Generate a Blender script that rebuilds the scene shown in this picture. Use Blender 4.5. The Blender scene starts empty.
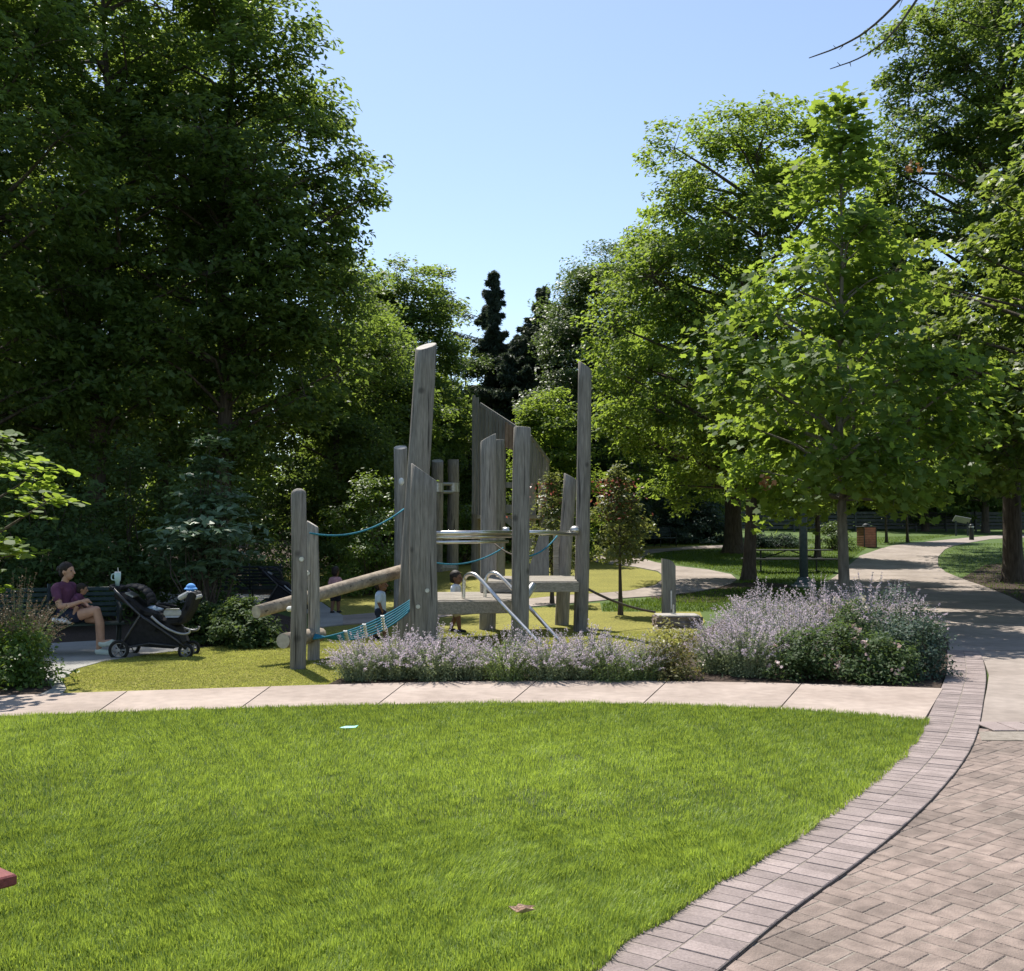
import bpy, bmesh, math, random
import numpy as np
from mathutils import Vector, Matrix
PI = math.pi
scene = bpy.context.scene
COL = scene.collection
random.seed(7)

# ------------------------------------------------------------------ camera model
F, CX, CY, EYE, HOR = 1050.0, 512.0, 485.5, 1.65, 535.0
PITCH = math.atan((HOR - CY) / F)
cp, sp = math.cos(PITCH), math.sin(PITCH)

def hgt(y):
    if y < 18: return 0.0
    if y < 50: return 0.0011 * (y - 18) ** 2
    return 0.0011 * 32 ** 2 + 0.03 * (y - 50)

def ray(px, py):
    u = (px - CX) / F; v = (CY - py) / F
    yy = cp - v * sp
    return u / yy, (sp + v * cp) / yy          # dx/dy, dz/dy

def W(px, py, Y):                               # the point at depth Y
    a, s = ray(px, py)
    return Vector((a * Y, Y, EYE + s * Y))

def G(px, py):                                  # the point on the ground
    a, s = ray(px, py)
    lo, hi = 0.5, 160.0
    for _ in range(60):
        m = (lo + hi) / 2
        if EYE + s * m - hgt(m) > 0: lo = m
        else: hi = m
    return Vector((a * lo, lo, hgt(lo)))

def XY(px, Y):                                  # ground point under a pixel column at depth Y
    return Vector(((px - CX) / F * Y, Y, hgt(Y)))

# ------------------------------------------------------------------ materials
def nodes(name):
    m = bpy.data.materials.new(name); m.use_nodes = True
    nt = m.node_tree; nt.nodes.clear()
    out = nt.nodes.new('ShaderNodeOutputMaterial')
    return m, nt, out

def mat(name, c1, c2=None, scale=6.0, rough=0.8, bump=0.0, stretch=(1, 1, 1), metal=0.0, spec=0.3, attr=None, detail=5, bscale=None, fine=None, crack=None):
    m, nt, out = nodes(name)
    N, L = nt.nodes, nt.links
    b = N.new('ShaderNodeBsdfPrincipled')
    b.inputs['Roughness'].default_value = rough
    b.inputs['Metallic'].default_value = metal
    b.inputs['Specular IOR Level'].default_value = spec
    L.new(b.outputs[0], out.inputs[0])
    tc = N.new('ShaderNodeTexCoord'); mp = N.new('ShaderNodeMapping')
    mp.inputs['Scale'].default_value = stretch
    L.new(tc.outputs['Object'], mp.inputs[0])
    nz = N.new('ShaderNodeTexNoise'); nz.inputs['Scale'].default_value = scale; nz.inputs['Detail'].default_value = detail
    L.new(mp.outputs[0], nz.inputs['Vector'])
    rp = N.new('ShaderNodeValToRGB')
    rp.color_ramp.elements[0].position = 0.3; rp.color_ramp.elements[1].position = 0.7
    rp.color_ramp.elements[0].color = (*c1, 1); rp.color_ramp.elements[1].color = (*(c2 or c1), 1)
    L.new(nz.outputs['Fac'], rp.inputs[0])
    col = rp.outputs[0]
    if fine:                                    # (scale, low, high): small scale value variation
        n2 = N.new('ShaderNodeTexNoise'); n2.inputs['Scale'].default_value = fine[0]; n2.inputs['Detail'].default_value = 3
        L.new(mp.outputs[0], n2.inputs['Vector'])
        mr = N.new('ShaderNodeMapRange'); mr.inputs[1].default_value = 0.3; mr.inputs[2].default_value = 0.7
        mr.inputs[3].default_value = fine[1]; mr.inputs[4].default_value = fine[2]
        L.new(n2.outputs['Fac'], mr.inputs[0])
        mx = N.new('ShaderNodeVectorMath'); mx.operation = 'SCALE'
        L.new(col, mx.inputs[0]); L.new(mr.outputs[0], mx.inputs['Scale']); col = mx.outputs[0]
    if crack:
        m2 = N.new('ShaderNodeMapping'); m2.inputs['Scale'].default_value = crack; L.new(tc.outputs['Object'], m2.inputs[0])
        n4 = N.new('ShaderNodeTexNoise'); n4.inputs['Scale'].default_value = 2.2; n4.inputs['Detail'].default_value = 2; L.new(m2.outputs[0], n4.inputs['Vector'])
        mr = N.new('ShaderNodeMapRange'); mr.inputs[1].default_value = 0.30; mr.inputs[2].default_value = 0.37; mr.inputs[3].default_value = 0.30; mr.inputs[4].default_value = 1.0; L.new(n4.outputs['Fac'], mr.inputs[0])
        mx = N.new('ShaderNodeVectorMath'); mx.operation = 'SCALE'; L.new(col, mx.inputs[0]); L.new(mr.outputs[0], mx.inputs['Scale']); col = mx.outputs[0]
        vo = N.new('ShaderNodeTexVoronoi'); vo.inputs['Scale'].default_value = 1.7; L.new(tc.outputs['Object'], vo.inputs['Vector'])
        mr = N.new('ShaderNodeMapRange'); mr.inputs[1].default_value = 0.05; mr.inputs[2].default_value = 0.11; mr.inputs[3].default_value = 0.45; mr.inputs[4].default_value = 1.0; L.new(vo.outputs['Distance'], mr.inputs[0])
        mx = N.new('ShaderNodeVectorMath'); mx.operation = 'SCALE'; L.new(col, mx.inputs[0]); L.new(mr.outputs[0], mx.inputs['Scale']); col = mx.outputs[0]
    if attr:                                    # per piece variation stored on the mesh
        at = N.new('ShaderNodeAttribute'); at.attribute_name = 'var'
        mr = N.new('ShaderNodeMapRange'); mr.inputs[3].default_value = attr[0]; mr.inputs[4].default_value = attr[1]
        L.new(at.outputs['Fac'], mr.inputs[0])
        mx = N.new('ShaderNodeVectorMath'); mx.operation = 'SCALE'
        L.new(col, mx.inputs[0]); L.new(mr.outputs[0], mx.inputs['Scale']); col = mx.outputs[0]
    L.new(col, b.inputs['Base Color'])
    if bump:
        n3 = N.new('ShaderNodeTexNoise'); n3.inputs['Scale'].default_value = bscale or scale * 4; n3.inputs['Detail'].default_value = 4
        L.new(mp.outputs[0], n3.inputs['Vector'])
        bp = N.new('ShaderNodeBump'); bp.inputs['Strength'].default_value = bump; bp.inputs['Distance'].default_value = 0.02
        L.new(n3.outputs['Fac'], bp.inputs['Height']); L.new(bp.outputs[0], b.inputs['Normal'])
    return m

def leaf(name, c1, c2, tr, mix=0.4, rough=0.45, spec=0.35):
    """Leaf with light passing through it; colour runs c1..c2 by the per-leaf 'var'."""
    m, nt, out = nodes(name)
    N, L = nt.nodes, nt.links
    at = N.new('ShaderNodeAttribute'); at.attribute_name = 'var'
    rp = N.new('ShaderNodeValToRGB')
    rp.color_ramp.elements[0].color = (*c1, 1); rp.color_ramp.elements[1].color = (*c2, 1)
    L.new(at.outputs['Fac'], rp.inputs[0])
    b = N.new('ShaderNodeBsdfPrincipled'); b.inputs['Roughness'].default_value = rough
    b.inputs['Specular IOR Level'].default_value = spec
    L.new(rp.outputs[0], b.inputs['Base Color'])
    t = N.new('ShaderNodeBsdfTranslucent')
    mr = N.new('ShaderNodeMapRange'); mr.inputs[3].default_value = 0.7; mr.inputs[4].default_value = 1.25
    L.new(at.outputs['Fac'], mr.inputs[0])
    sc = N.new('ShaderNodeVectorMath'); sc.operation = 'SCALE'; sc.inputs[0].default_value = tr
    L.new(mr.outputs[0], sc.inputs['Scale']); L.new(sc.outputs[0], t.inputs['Color'])
    mx = N.new('ShaderNodeMixShader'); mx.inputs[0].default_value = mix
    L.new(b.outputs[0], mx.inputs[1]); L.new(t.outputs[0], mx.inputs[2]); L.new(mx.outputs[0], out.inputs[0])
    return m

M = {}
M['ground'] = mat('ground_grass', (0.045, 0.085, 0.015), (0.085, 0.13, 0.025), 1.2, 0.9, 0.6, fine=(60, 0.7, 1.3), bscale=90)
M['turf'] = mat('playground_turf', (0.175, 0.168, 0.027), (0.24, 0.222, 0.040), 0.7, 0.9, 0.9, fine=(34, 0.42, 1.5), bscale=50)
M['soil'] = mat('lawn_soil', (0.035, 0.05, 0.012), (0.06, 0.08, 0.02), 3, 0.95, 0.5)
M['concrete'] = mat('pinkish_concrete', (0.29, 0.232, 0.194), (0.40, 0.328, 0.28), 1.1, 0.9, 0.15, fine=(9, 0.88, 1.1), attr=(0.92, 1.06), bscale=160)
M['path'] = mat('path_concrete', (0.225, 0.188, 0.160), (0.335, 0.285, 0.248), 0.9, 0.9, 0.12, fine=(7, 0.86, 1.12), bscale=120)
M['greypath'] = mat('grey_concrete', (0.25, 0.245, 0.225), (0.33, 0.32, 0.295), 1.5, 0.9, 0.12, fine=(80, 0.85, 1.12))
M['joint'] = mat('dark_joint', (0.06, 0.05, 0.04), (0.11, 0.09, 0.07), 8, 0.95)
M['band'] = mat('border_brick', (0.22, 0.178, 0.165), (0.30, 0.245, 0.228), 5, 0.85, 0.3, fine=(90, 0.82, 1.15), attr=(0.80, 1.14), bscale=140)
M['paver'] = mat('plaza_brick', (0.168, 0.134, 0.112), (0.285, 0.220, 0.186), 1.4, 0.9, 0.45, fine=(11, 0.74, 1.2), attr=(0.84, 1.14), bscale=110)
M['sand'] = mat('joint_sand', (0.19, 0.163, 0.132), (0.29, 0.255, 0.215), 12, 0.95, 0.4, fine=(150, 0.7, 1.2))
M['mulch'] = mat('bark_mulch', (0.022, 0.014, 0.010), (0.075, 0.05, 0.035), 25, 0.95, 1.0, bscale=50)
M['post'] = mat('weathered_post', (0.190, 0.174, 0.152), (0.315, 0.292, 0.260), 5, 0.85, 0.5, stretch=(5, 5, 0.35), fine=(16, 0.7, 1.15), attr=(0.78, 1.22), bscale=14, crack=(9, 9, 0.35))
M['log'] = mat('peeled_log', (0.22, 0.175, 0.13), (0.36, 0.30, 0.23), 6, 0.85, 0.5, fine=(18, 0.7, 1.15), bscale=20, crack=(1.2, 9, 9))
M['endgrain'] = mat('sawn_end', (0.34, 0.31, 0.27), (0.50, 0.46, 0.41), 14, 0.85, 0.2)
M['plank'] = mat('grey_plank', (0.24, 0.215, 0.175), (0.38, 0.34, 0.285), 6, 0.85, 0.4, stretch=(0.6, 6, 6), fine=(14, 0.7, 1.15))
M['slat'] = mat('grey_slat', (0.16, 0.155, 0.14), (0.27, 0.26, 0.235), 6, 0.85, 0.35, stretch=(6, 6, 0.4), attr=(0.75, 1.15))
M['brownpanel'] = mat('brown_panel', (0.19, 0.135, 0.10), (0.27, 0.195, 0.145), 6, 0.8, 0.2)
M['steel'] = mat('brushed_steel', (0.60, 0.58, 0.55), (0.72, 0.70, 0.66), 30, 0.28, 0.0, metal=1.0)
M['galv'] = mat('galvanised_metal', (0.42, 0.42, 0.41), (0.55, 0.55, 0.53), 20, 0.42, 0.0, metal=0.8)
M['rope'] = mat('teal_rope', (0.012, 0.13, 0.20), (0.03, 0.22, 0.30), 40, 0.8, 0.4)
M['darkrope'] = mat('brown_rope', (0.06, 0.05, 0.04), (0.12, 0.10, 0.08), 40, 0.9, 0.4)
M['clamp'] = mat('pale_clamp', (0.55, 0.56, 0.55), (0.68, 0.68, 0.66), 10, 0.45)
M['iron'] = mat('dark_iron', (0.012, 0.018, 0.017), (0.025, 0.033, 0.030), 12, 0.5, 0.1)
M['benchgreen'] = mat('dark_green_slats', (0.010, 0.026, 0.025), (0.022, 0.045, 0.042), 14, 0.45, 0.1)
M['lampgreen'] = mat('lamp_paint', (0.06, 0.085, 0.085), (0.10, 0.13, 0.13), 10, 0.45)
M['glass'] = mat('frosted_glass', (0.55, 0.62, 0.60), (0.62, 0.68, 0.66), 5, 0.25)
M['stone'] = mat('pale_stone', (0.30, 0.28, 0.25), (0.44, 0.41, 0.37), 7, 0.9, 0.6, fine=(30, 0.75, 1.15))
M['stonedark'] = mat('rough_stone', (0.10, 0.075, 0.065), (0.24, 0.19, 0.17), 9, 0.9, 0.9)
M['maroon'] = mat('maroon_plank', (0.15, 0.036, 0.036), (0.23, 0.06, 0.056), 9, 0.5, 0.15, stretch=(1, 8, 8))
M['brick'] = mat('bin_brick', (0.28, 0.12, 0.08), (0.40, 0.19, 0.13), 8, 0.85, 0.3)
M['black'] = mat('black_fabric', (0.010, 0.010, 0.012), (0.022, 0.022, 0.026), 20, 0.8, 0.2)
M['tyre'] = mat('dark_tyre', (0.012, 0.012, 0.012), (0.025, 0.025, 0.025), 20, 0.75)
M['rim'] = mat('grey_rim', (0.30, 0.30, 0.31), (0.42, 0.42, 0.43), 10, 0.4, metal=0.4)
M['frame'] = mat('stroller_frame', (0.05, 0.05, 0.055), (0.09, 0.09, 0.10), 10, 0.35, metal=0.6)
M['greyfabric'] = mat('pale_grey_fabric', (0.34, 0.35, 0.36), (0.44, 0.45, 0.46), 20, 0.85)
M['bluehat'] = mat('bright_blue_cloth', (0.10, 0.30, 0.72), (0.16, 0.40, 0.80), 20, 0.8)
M['mint'] = mat('mint_enamel', (0.42, 0.58, 0.56), (0.48, 0.64, 0.62), 10, 0.35)
M['white'] = mat('white_cloth', (0.66, 0.66, 0.66), (0.76, 0.76, 0.75), 20, 0.85)
M['skin'] = mat('light_skin', (0.46, 0.26, 0.18), (0.54, 0.32, 0.23), 12, 0.55)
M['skinbrown'] = mat('brown_skin', (0.15, 0.075, 0.045), (0.19, 0.10, 0.06), 12, 0.55)
M['skintan'] = mat('tan_skin', (0.30, 0.165, 0.11), (0.37, 0.21, 0.14), 12, 0.55)
M['hair'] = mat('dark_hair', (0.012, 0.008, 0.006), (0.035, 0.022, 0.016), 40, 0.55, 0.4)
M['purple'] = mat('plum_shirt', (0.105, 0.035, 0.075), (0.14, 0.05, 0.10), 14, 0.85, 0.2)
M['navy'] = mat('navy_cloth', (0.012, 0.016, 0.035), (0.022, 0.028, 0.055), 14, 0.85)
M['paleblue'] = mat('pale_blue_shirt', (0.40, 0.50, 0.60), (0.50, 0.60, 0.70), 10, 0.85)
M['khaki'] = mat('khaki_shorts', (0.34, 0.29, 0.20), (0.42, 0.36, 0.26), 10, 0.85)
M['pink'] = mat('pink_shirt', (0.48, 0.25, 0.26), (0.58, 0.32, 0.33), 10, 0.85)
M['shoe'] = mat('mint_white_shoe', (0.52, 0.60, 0.55), (0.64, 0.70, 0.64), 10, 0.6)
M['fence'] = mat('grey_fence', (0.045, 0.05, 0.05), (0.08, 0.085, 0.085), 4, 0.8)
M['bark'] = mat('grey_brown_bark', (0.045, 0.035, 0.026), (0.11, 0.09, 0.07), 5, 0.95, 0.9, stretch=(4, 4, 0.6), bscale=14)
M['palebark'] = mat('pale_bark', (0.10, 0.09, 0.075), (0.20, 0.18, 0.15), 6, 0.95, 0.6, stretch=(4, 4, 0.8))
M['stem'] = mat('green_stem', (0.15, 0.19, 0.10), (0.24, 0.28, 0.16), 10, 0.8)
M['cyan'] = mat('cyan_plastic', (0.10, 0.55, 0.45), (0.18, 0.65, 0.55), 10, 0.4)
M['dryleaf'] = mat('dry_leaf', (0.38, 0.24, 0.16), (0.52, 0.36, 0.26), 30, 0.8, 0.5)
M['panel'] = mat('pale_panel', (0.20, 0.21, 0.20), (0.30, 0.30, 0.29), 6, 0.5)
M['eye'] = mat('eye_dark', (0.02, 0.015, 0.012), None, 5, 0.3)
M['lip'] = mat('lip', (0.35, 0.14, 0.12), None, 5, 0.5)

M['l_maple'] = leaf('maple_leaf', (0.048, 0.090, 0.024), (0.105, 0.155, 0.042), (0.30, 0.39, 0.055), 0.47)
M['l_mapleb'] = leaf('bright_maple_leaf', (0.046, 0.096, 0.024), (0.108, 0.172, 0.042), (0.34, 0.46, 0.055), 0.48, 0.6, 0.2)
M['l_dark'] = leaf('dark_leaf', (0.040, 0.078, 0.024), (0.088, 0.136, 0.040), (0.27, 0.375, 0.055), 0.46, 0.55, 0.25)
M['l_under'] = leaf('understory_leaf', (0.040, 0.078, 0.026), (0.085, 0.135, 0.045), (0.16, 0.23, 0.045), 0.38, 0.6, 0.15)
M['l_tier'] = leaf('bluish_tier_leaf', (0.095, 0.160, 0.085), (0.155, 0.235, 0.135), (0.16, 0.25, 0.08), 0.25)
M['l_spruce'] = leaf('spruce_needles', (0.030, 0.052, 0.032), (0.060, 0.090, 0.055), (0.08, 0.11, 0.05), 0.28, 0.6)
M['l_cotton'] = leaf('grey_green_leaf', (0.050, 0.088, 0.030), (0.095, 0.140, 0.052), (0.15, 0.22, 0.045), 0.4)
M['l_red'] = leaf('copper_leaf', (0.050, 0.095, 0.028), (0.150, 0.160, 0.065), (0.25, 0.28, 0.06), 0.42)
M['l_redtip'] = leaf('red_tip_leaf', (0.20, 0.05, 0.045), (0.32, 0.10, 0.08), (0.30, 0.09, 0.06), 0.38)
M['l_orange'] = leaf('dead_orange_leaf', (0.26, 0.12, 0.055), (0.36, 0.18, 0.08), (0.30, 0.14, 0.06), 0.3)
M['l_shrub'] = leaf('shrub_leaf', (0.045, 0.10, 0.018), (0.105, 0.175, 0.035), (0.20, 0.29, 0.03), 0.4)
M['l_mint'] = leaf('catmint_leaf', (0.16, 0.21, 0.115), (0.33, 0.375, 0.22), (0.30, 0.37, 0.16), 0.38, 0.7, 0.15)
M['l_mintg'] = leaf('catmint_green_leaf', (0.14, 0.21, 0.068), (0.28, 0.36, 0.14), (0.30, 0.39, 0.10), 0.38, 0.7, 0.15)
M['f_lav'] = leaf('lavender_petal', (0.50, 0.42, 0.50), (0.76, 0.67, 0.74), (0.64, 0.54, 0.62), 0.45, 0.8, 0.1)
M['l_rose'] = leaf('rose_leaf', (0.035, 0.068, 0.024), (0.080, 0.125, 0.045), (0.14, 0.21, 0.05), 0.35, 0.6, 0.2)
M['l_blue'] = leaf('blue_green_leaf', (0.040, 0.072, 0.052), (0.085, 0.13, 0.095), (0.08, 0.13, 0.06), 0.28, 0.6, 0.2)
M['f_pink'] = leaf('pale_pink_petal', (0.62, 0.44, 0.42), (0.75, 0.62, 0.57), (0.5, 0.36, 0.33), 0.3)
M['f_cream'] = leaf('cream_petal', (0.60, 0.52, 0.40), (0.72, 0.66, 0.54), (0.5, 0.42, 0.3), 0.3)
M['l_gold'] = leaf('yellowing_leaf', (0.10, 0.115, 0.03), (0.24, 0.22, 0.07), (0.26, 0.24, 0.06), 0.35)
M['f_dry'] = leaf('dry_seed_head', (0.16, 0.105, 0.075), (0.27, 0.19, 0.14), (0.16, 0.11, 0.07), 0.3)
M['blade'] = leaf('lawn_blade', (0.115, 0.20, 0.034), (0.34, 0.42, 0.090), (0.39, 0.50, 0.06), 0.44, 0.5, 0.3)
M['bladefar'] = leaf('meadow_blade', (0.060, 0.115, 0.014), (0.125, 0.20, 0.030), (0.18, 0.26, 0.025), 0.38, 0.55, 0.2)

# ------------------------------------------------------------------ mesh helpers
def ident(o, label=None, cat=None, group=None, kind=None):
    for k, v in (('label', label), ('category', cat), ('group', group), ('kind', kind)):
        if v: o[k] = v
    return o

def thing(name, label, cat, loc=(0, 0, 0), rz=0.0, group=None):
    o = bpy.data.objects.new(name, None); COL.objects.link(o)
    o.location = loc; o.rotation_euler = (0, 0, rz); o.empty_display_size = 0.2
    return ident(o, label, cat, group)

def link(name, me, mats=(), parent=None, off=None):
    for m in mats: me.materials.append(m)
    o = bpy.data.objects.new(name, me); COL.objects.link(o)
    if parent is not None: o.parent = parent
    if off is not None: o.location = -Vector(off)
    return o

class MB:
    """Collects shapes and links them as ONE mesh object."""
    def __init__(s): s.v = []; s.f = []; s.m = []; s.var = []; s.cv = 0.5
    def add(s, vs, fs, mi=0):
        b = len(s.v); s.v += [tuple(x) for x in vs]; s.var += [s.cv] * len(vs)
        for f in fs: s.f.append([b + i for i in f]); s.m.append(mi)
    def box(s, c, d, R=None, mi=0, bev=0.0):
        c = Vector(c); R = R or Matrix.Identity(3); hx, hy, hz = d[0] / 2, d[1] / 2, d[2] / 2
        if bev <= 0:
            vs = [c + R @ Vector((x * hx, y * hy, z * hz)) for z in (-1, 1) for x, y in ((-1, -1), (1, -1), (1, 1), (-1, 1))]
            s.add(vs, [(3, 2, 1, 0), (4, 5, 6, 7), (0, 1, 5, 4), (1, 2, 6, 5), (2, 3, 7, 6), (3, 0, 4, 7)], mi); return
        vs = []; b = bev
        for z, i in ((-hz, b), (-hz + b, 0), (hz - b, 0), (hz, b)):
            for x, y in ((-1, -1), (1, -1), (1, 1), (-1, 1)): vs.append(c + R @ Vector((x * (hx - i), y * (hy - i), z)))
        fs = [(3, 2, 1, 0), (12, 13, 14, 15)]
        for k in range(3):
            for j in range(4):
                a = k * 4 + j; d2 = k * 4 + (j + 1) % 4; fs.append((a, d2, d2 + 4, a + 4))
        s.add(vs, fs, mi)
    def tube(s, pts, rad, n=8, mi=0, cap=True, capmi=None, round_end=False):
        pts = [Vector(p) for p in pts]
        if not isinstance(rad, (list, tuple)): rad = [rad] * len(pts)
        rad = list(rad)
        if round_end:
            d0 = (pts[0] - pts[1]).normalized(); d1 = (pts[-1] - pts[-2]).normalized()
            r0, r1 = rad[0], rad[-1]
            pre = [(pts[0] + d0 * r0 * math.sin(a), r0 * math.cos(a)) for a in (1.45, 1.05, 0.55)]
            post = [(pts[-1] + d1 * r1 * math.sin(a), r1 * math.cos(a)) for a in (0.55, 1.05, 1.45)]
            pts = [p for p, _ in pre] + pts + [p for p, _ in post]; rad = [r for _, r in pre] + rad + [r for _, r in post]
        vs = []; prev = None
        for i, p in enumerate(pts):
            t = (pts[min(i + 1, len(pts) - 1)] - pts[max(i - 1, 0)])
            if t.length < 1e-9: t = Vector((0, 0, 1))
            t.normalize()
            if prev is None:
                a = Vector((1, 0, 0)) if abs(t.x) < 0.8 else Vector((0, 1, 0))
                u = (a - t * a.dot(t)).normalized()
            else: u = (prev - t * prev.dot(t)).normalized()
            prev = u; w = t.cross(u)
            for k in range(n):
                an = 2 * PI * k / n; vs.append(p + (u * math.cos(an) + w * math.sin(an)) * rad[i])
        fs = []
        for i in range(len(pts) - 1):
            for k in range(n):
                a = i * n + k; b = i * n + (k + 1) % n; fs.append((a, b, b + n, a + n))
        s.add(vs, fs, mi)
        if cap:
            b = len(s.v) - len(vs)
            s.f.append([b + k for k in range(n)][::-1]); s.m.append(mi if capmi is None else capmi)
            s.f.append([b + (len(pts) - 1) * n + k for k in range(n)]); s.m.append(mi if capmi is None else capmi)
    def ell(s, c, r, n=14, m=10, mi=0, R=None):
        c = Vector(c); R = R or Matrix.Identity(3); vs = [c + R @ Vector((0, 0, -r[2]))]
        for i in range(1, m):
            a = -PI / 2 + PI * i / m
            for k in range(n):
                b = 2 * PI * k / n; vs.append(c + R @ Vector((r[0] * math.cos(a) * math.cos(b), r[1] * math.cos(a) * math.sin(b), r[2] * math.sin(a))))
        vs.append(c + R @ Vector((0, 0, r[2]))); fs = []
        for k in range(n): fs.append((0, 1 + (k + 1) % n, 1 + k))
        for i in range(m - 2):
            for k in range(n):
                a = 1 + i * n + k; b = 1 + i * n + (k + 1) % n; fs.append((a, b, b + n, a + n))
        e = len(vs) - 1; q = 1 + (m - 2) * n
        for k in range(n): fs.append((q + k, q + (k + 1) % n, e))
        s.add(vs, fs, mi)
    def prism(s, poly, axis0, axis1, org, depth, mi=0):
        """polygon in the (axis0, axis1) plane, thickened along their normal"""
        a0, a1 = Vector(axis0), Vector(axis1); nn = a0.cross(a1).normalized(); o = Vector(org); n = len(poly)
        vs = [o + a0 * x + a1 * y - nn * depth / 2 for x, y in poly] + [o + a0 * x + a1 * y + nn * depth / 2 for x, y in poly]
        fs = [tuple(range(n))[::-1], tuple(range(n, 2 * n))] + [(k, (k + 1) % n, n + (k + 1) % n, n + k) for k in range(n)]
        s.add(vs, fs, mi)
    def mesh(s, name, smooth=False):
        me = bpy.data.meshes.new(name); me.from_pydata(s.v, [], s.f)
        me.polygons.foreach_set('material_index', s.m)
        if smooth: me.polygons.foreach_set('use_smooth', [len(f) < 7 for f in s.f])
        a = me.attributes.new('var', 'FLOAT', 'POINT'); a.data.foreach_set('value', s.var)
        me.update(); return me
    def build(s, name, mats, parent=None, off=None, smooth=False):
        if not isinstance(mats, (list, tuple)): mats = [mats]
        return link(name, s.mesh(name, smooth), mats, parent, off)

def np_mesh(name, verts, loops, starts, totals, var=None, smooth=False):
    me = bpy.data.meshes.new(name)
    me.vertices.add(len(verts)); me.vertices.foreach_set('co', np.ascontiguousarray(verts, dtype=np.float32).ravel())
    me.loops.add(len(loops)); me.loops.foreach_set('vertex_index', np.ascontiguousarray(loops, dtype=np.int32))
    me.polygons.add(len(starts)); me.polygons.foreach_set('loop_start', np.ascontiguousarray(starts, dtype=np.int32))
    if hasattr(me.polygons[0], 'loop_total'):
        try: me.polygons.foreach_set('loop_total', np.ascontiguousarray(totals, dtype=np.int32))
        except Exception: pass
    if var is not None:
        a = me.attributes.new('var', 'FLOAT', 'POINT'); a.data.foreach_set('value', np.ascontiguousarray(var, dtype=np.float32))
    me.update(calc_edges=True)
    return me

MAPLE = np.array([(0, -.5), (.16, -.36), (.42, -.30), (.30, -.06), (.50, .16), (.22, .18), (.0, .55), (-.22, .18), (-.50, .16), (-.30, -.06), (-.42, -.30), (-.16, -.36)])
OVAL = np.array([(0, -.5), (.26, -.05), (0, .5), (-.26, -.05)])
NEEDLE = np.array([(0, -.5), (.10, 0), (0, .5), (-.10, 0)])
ROUND = np.array([(0, -.5), (.38, -.22), (.40, .2), (0, .5), (-.40, .2), (-.38, -.22)])
SHAPES = {'maple': MAPLE, 'oval': OVAL, 'needle': NEEDLE, 'round': ROUND}

def leaves_mesh(name, c, n, size, shape, rng, var=None, tang=None, fold=0.12):
    """one polygon per leaf at centres c with normals n"""
    S = SHAPES[shape]; k = len(S); N = len(c)
    n = n / (np.linalg.norm(n, axis=1, keepdims=True) + 1e-9)
    t = rng.normal(size=(N, 3)) if tang is None else tang
    t = t - n * (t * n).sum(1, keepdims=True); t /= np.linalg.norm(t, axis=1, keepdims=True) + 1e-9
    b = np.cross(n, t)
    sz = np.asarray(size).reshape(-1, 1) * np.ones((N, 1))
    V = c[:, None, :] + sz[:, None, :] * (S[None, :, 0:1] * b[:, None, :] + S[None, :, 1:2] * t[:, None, :])
    if k == 4: V[:, (1, 3), :] += (n * sz * fold)[:, None, :]
    if var is None: var = rng.random(N)
    return np_mesh(name, V.reshape(-1, 3), np.arange(N * k), np.arange(N) * k, np.full(N, k), np.repeat(var, k))

# ------------------------------------------------------------------ trees
PROF = {
    'oak': lambda t: (math.sin(PI * min(1, 0.12 + 0.80 * t))) ** 0.6,
    'maple': lambda t: 0.75 * (1 - t) ** 0.75 + 0.35 * math.sin(PI * min(1, t * 1.05 + 0.05)),
    'young': lambda t: (0.62 + 1.25 * t) if t < 0.3 else max(0.03, (1 - (t - 0.3) / 0.7)) ** 1.15,
    'cone': lambda t: (1 - t) ** 0.9 * 0.95 + 0.05,
    'column': lambda t: 0.75 * math.sin(PI * (0.15 + 0.8 * t)) ** 0.5,
    'dome': lambda t: math.sqrt(max(0.02, 1 - (t * 0.97) ** 2)),
    'ball': lambda t: math.sqrt(max(0.05, 1 - (2 * t - 1) ** 2)),
}

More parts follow.
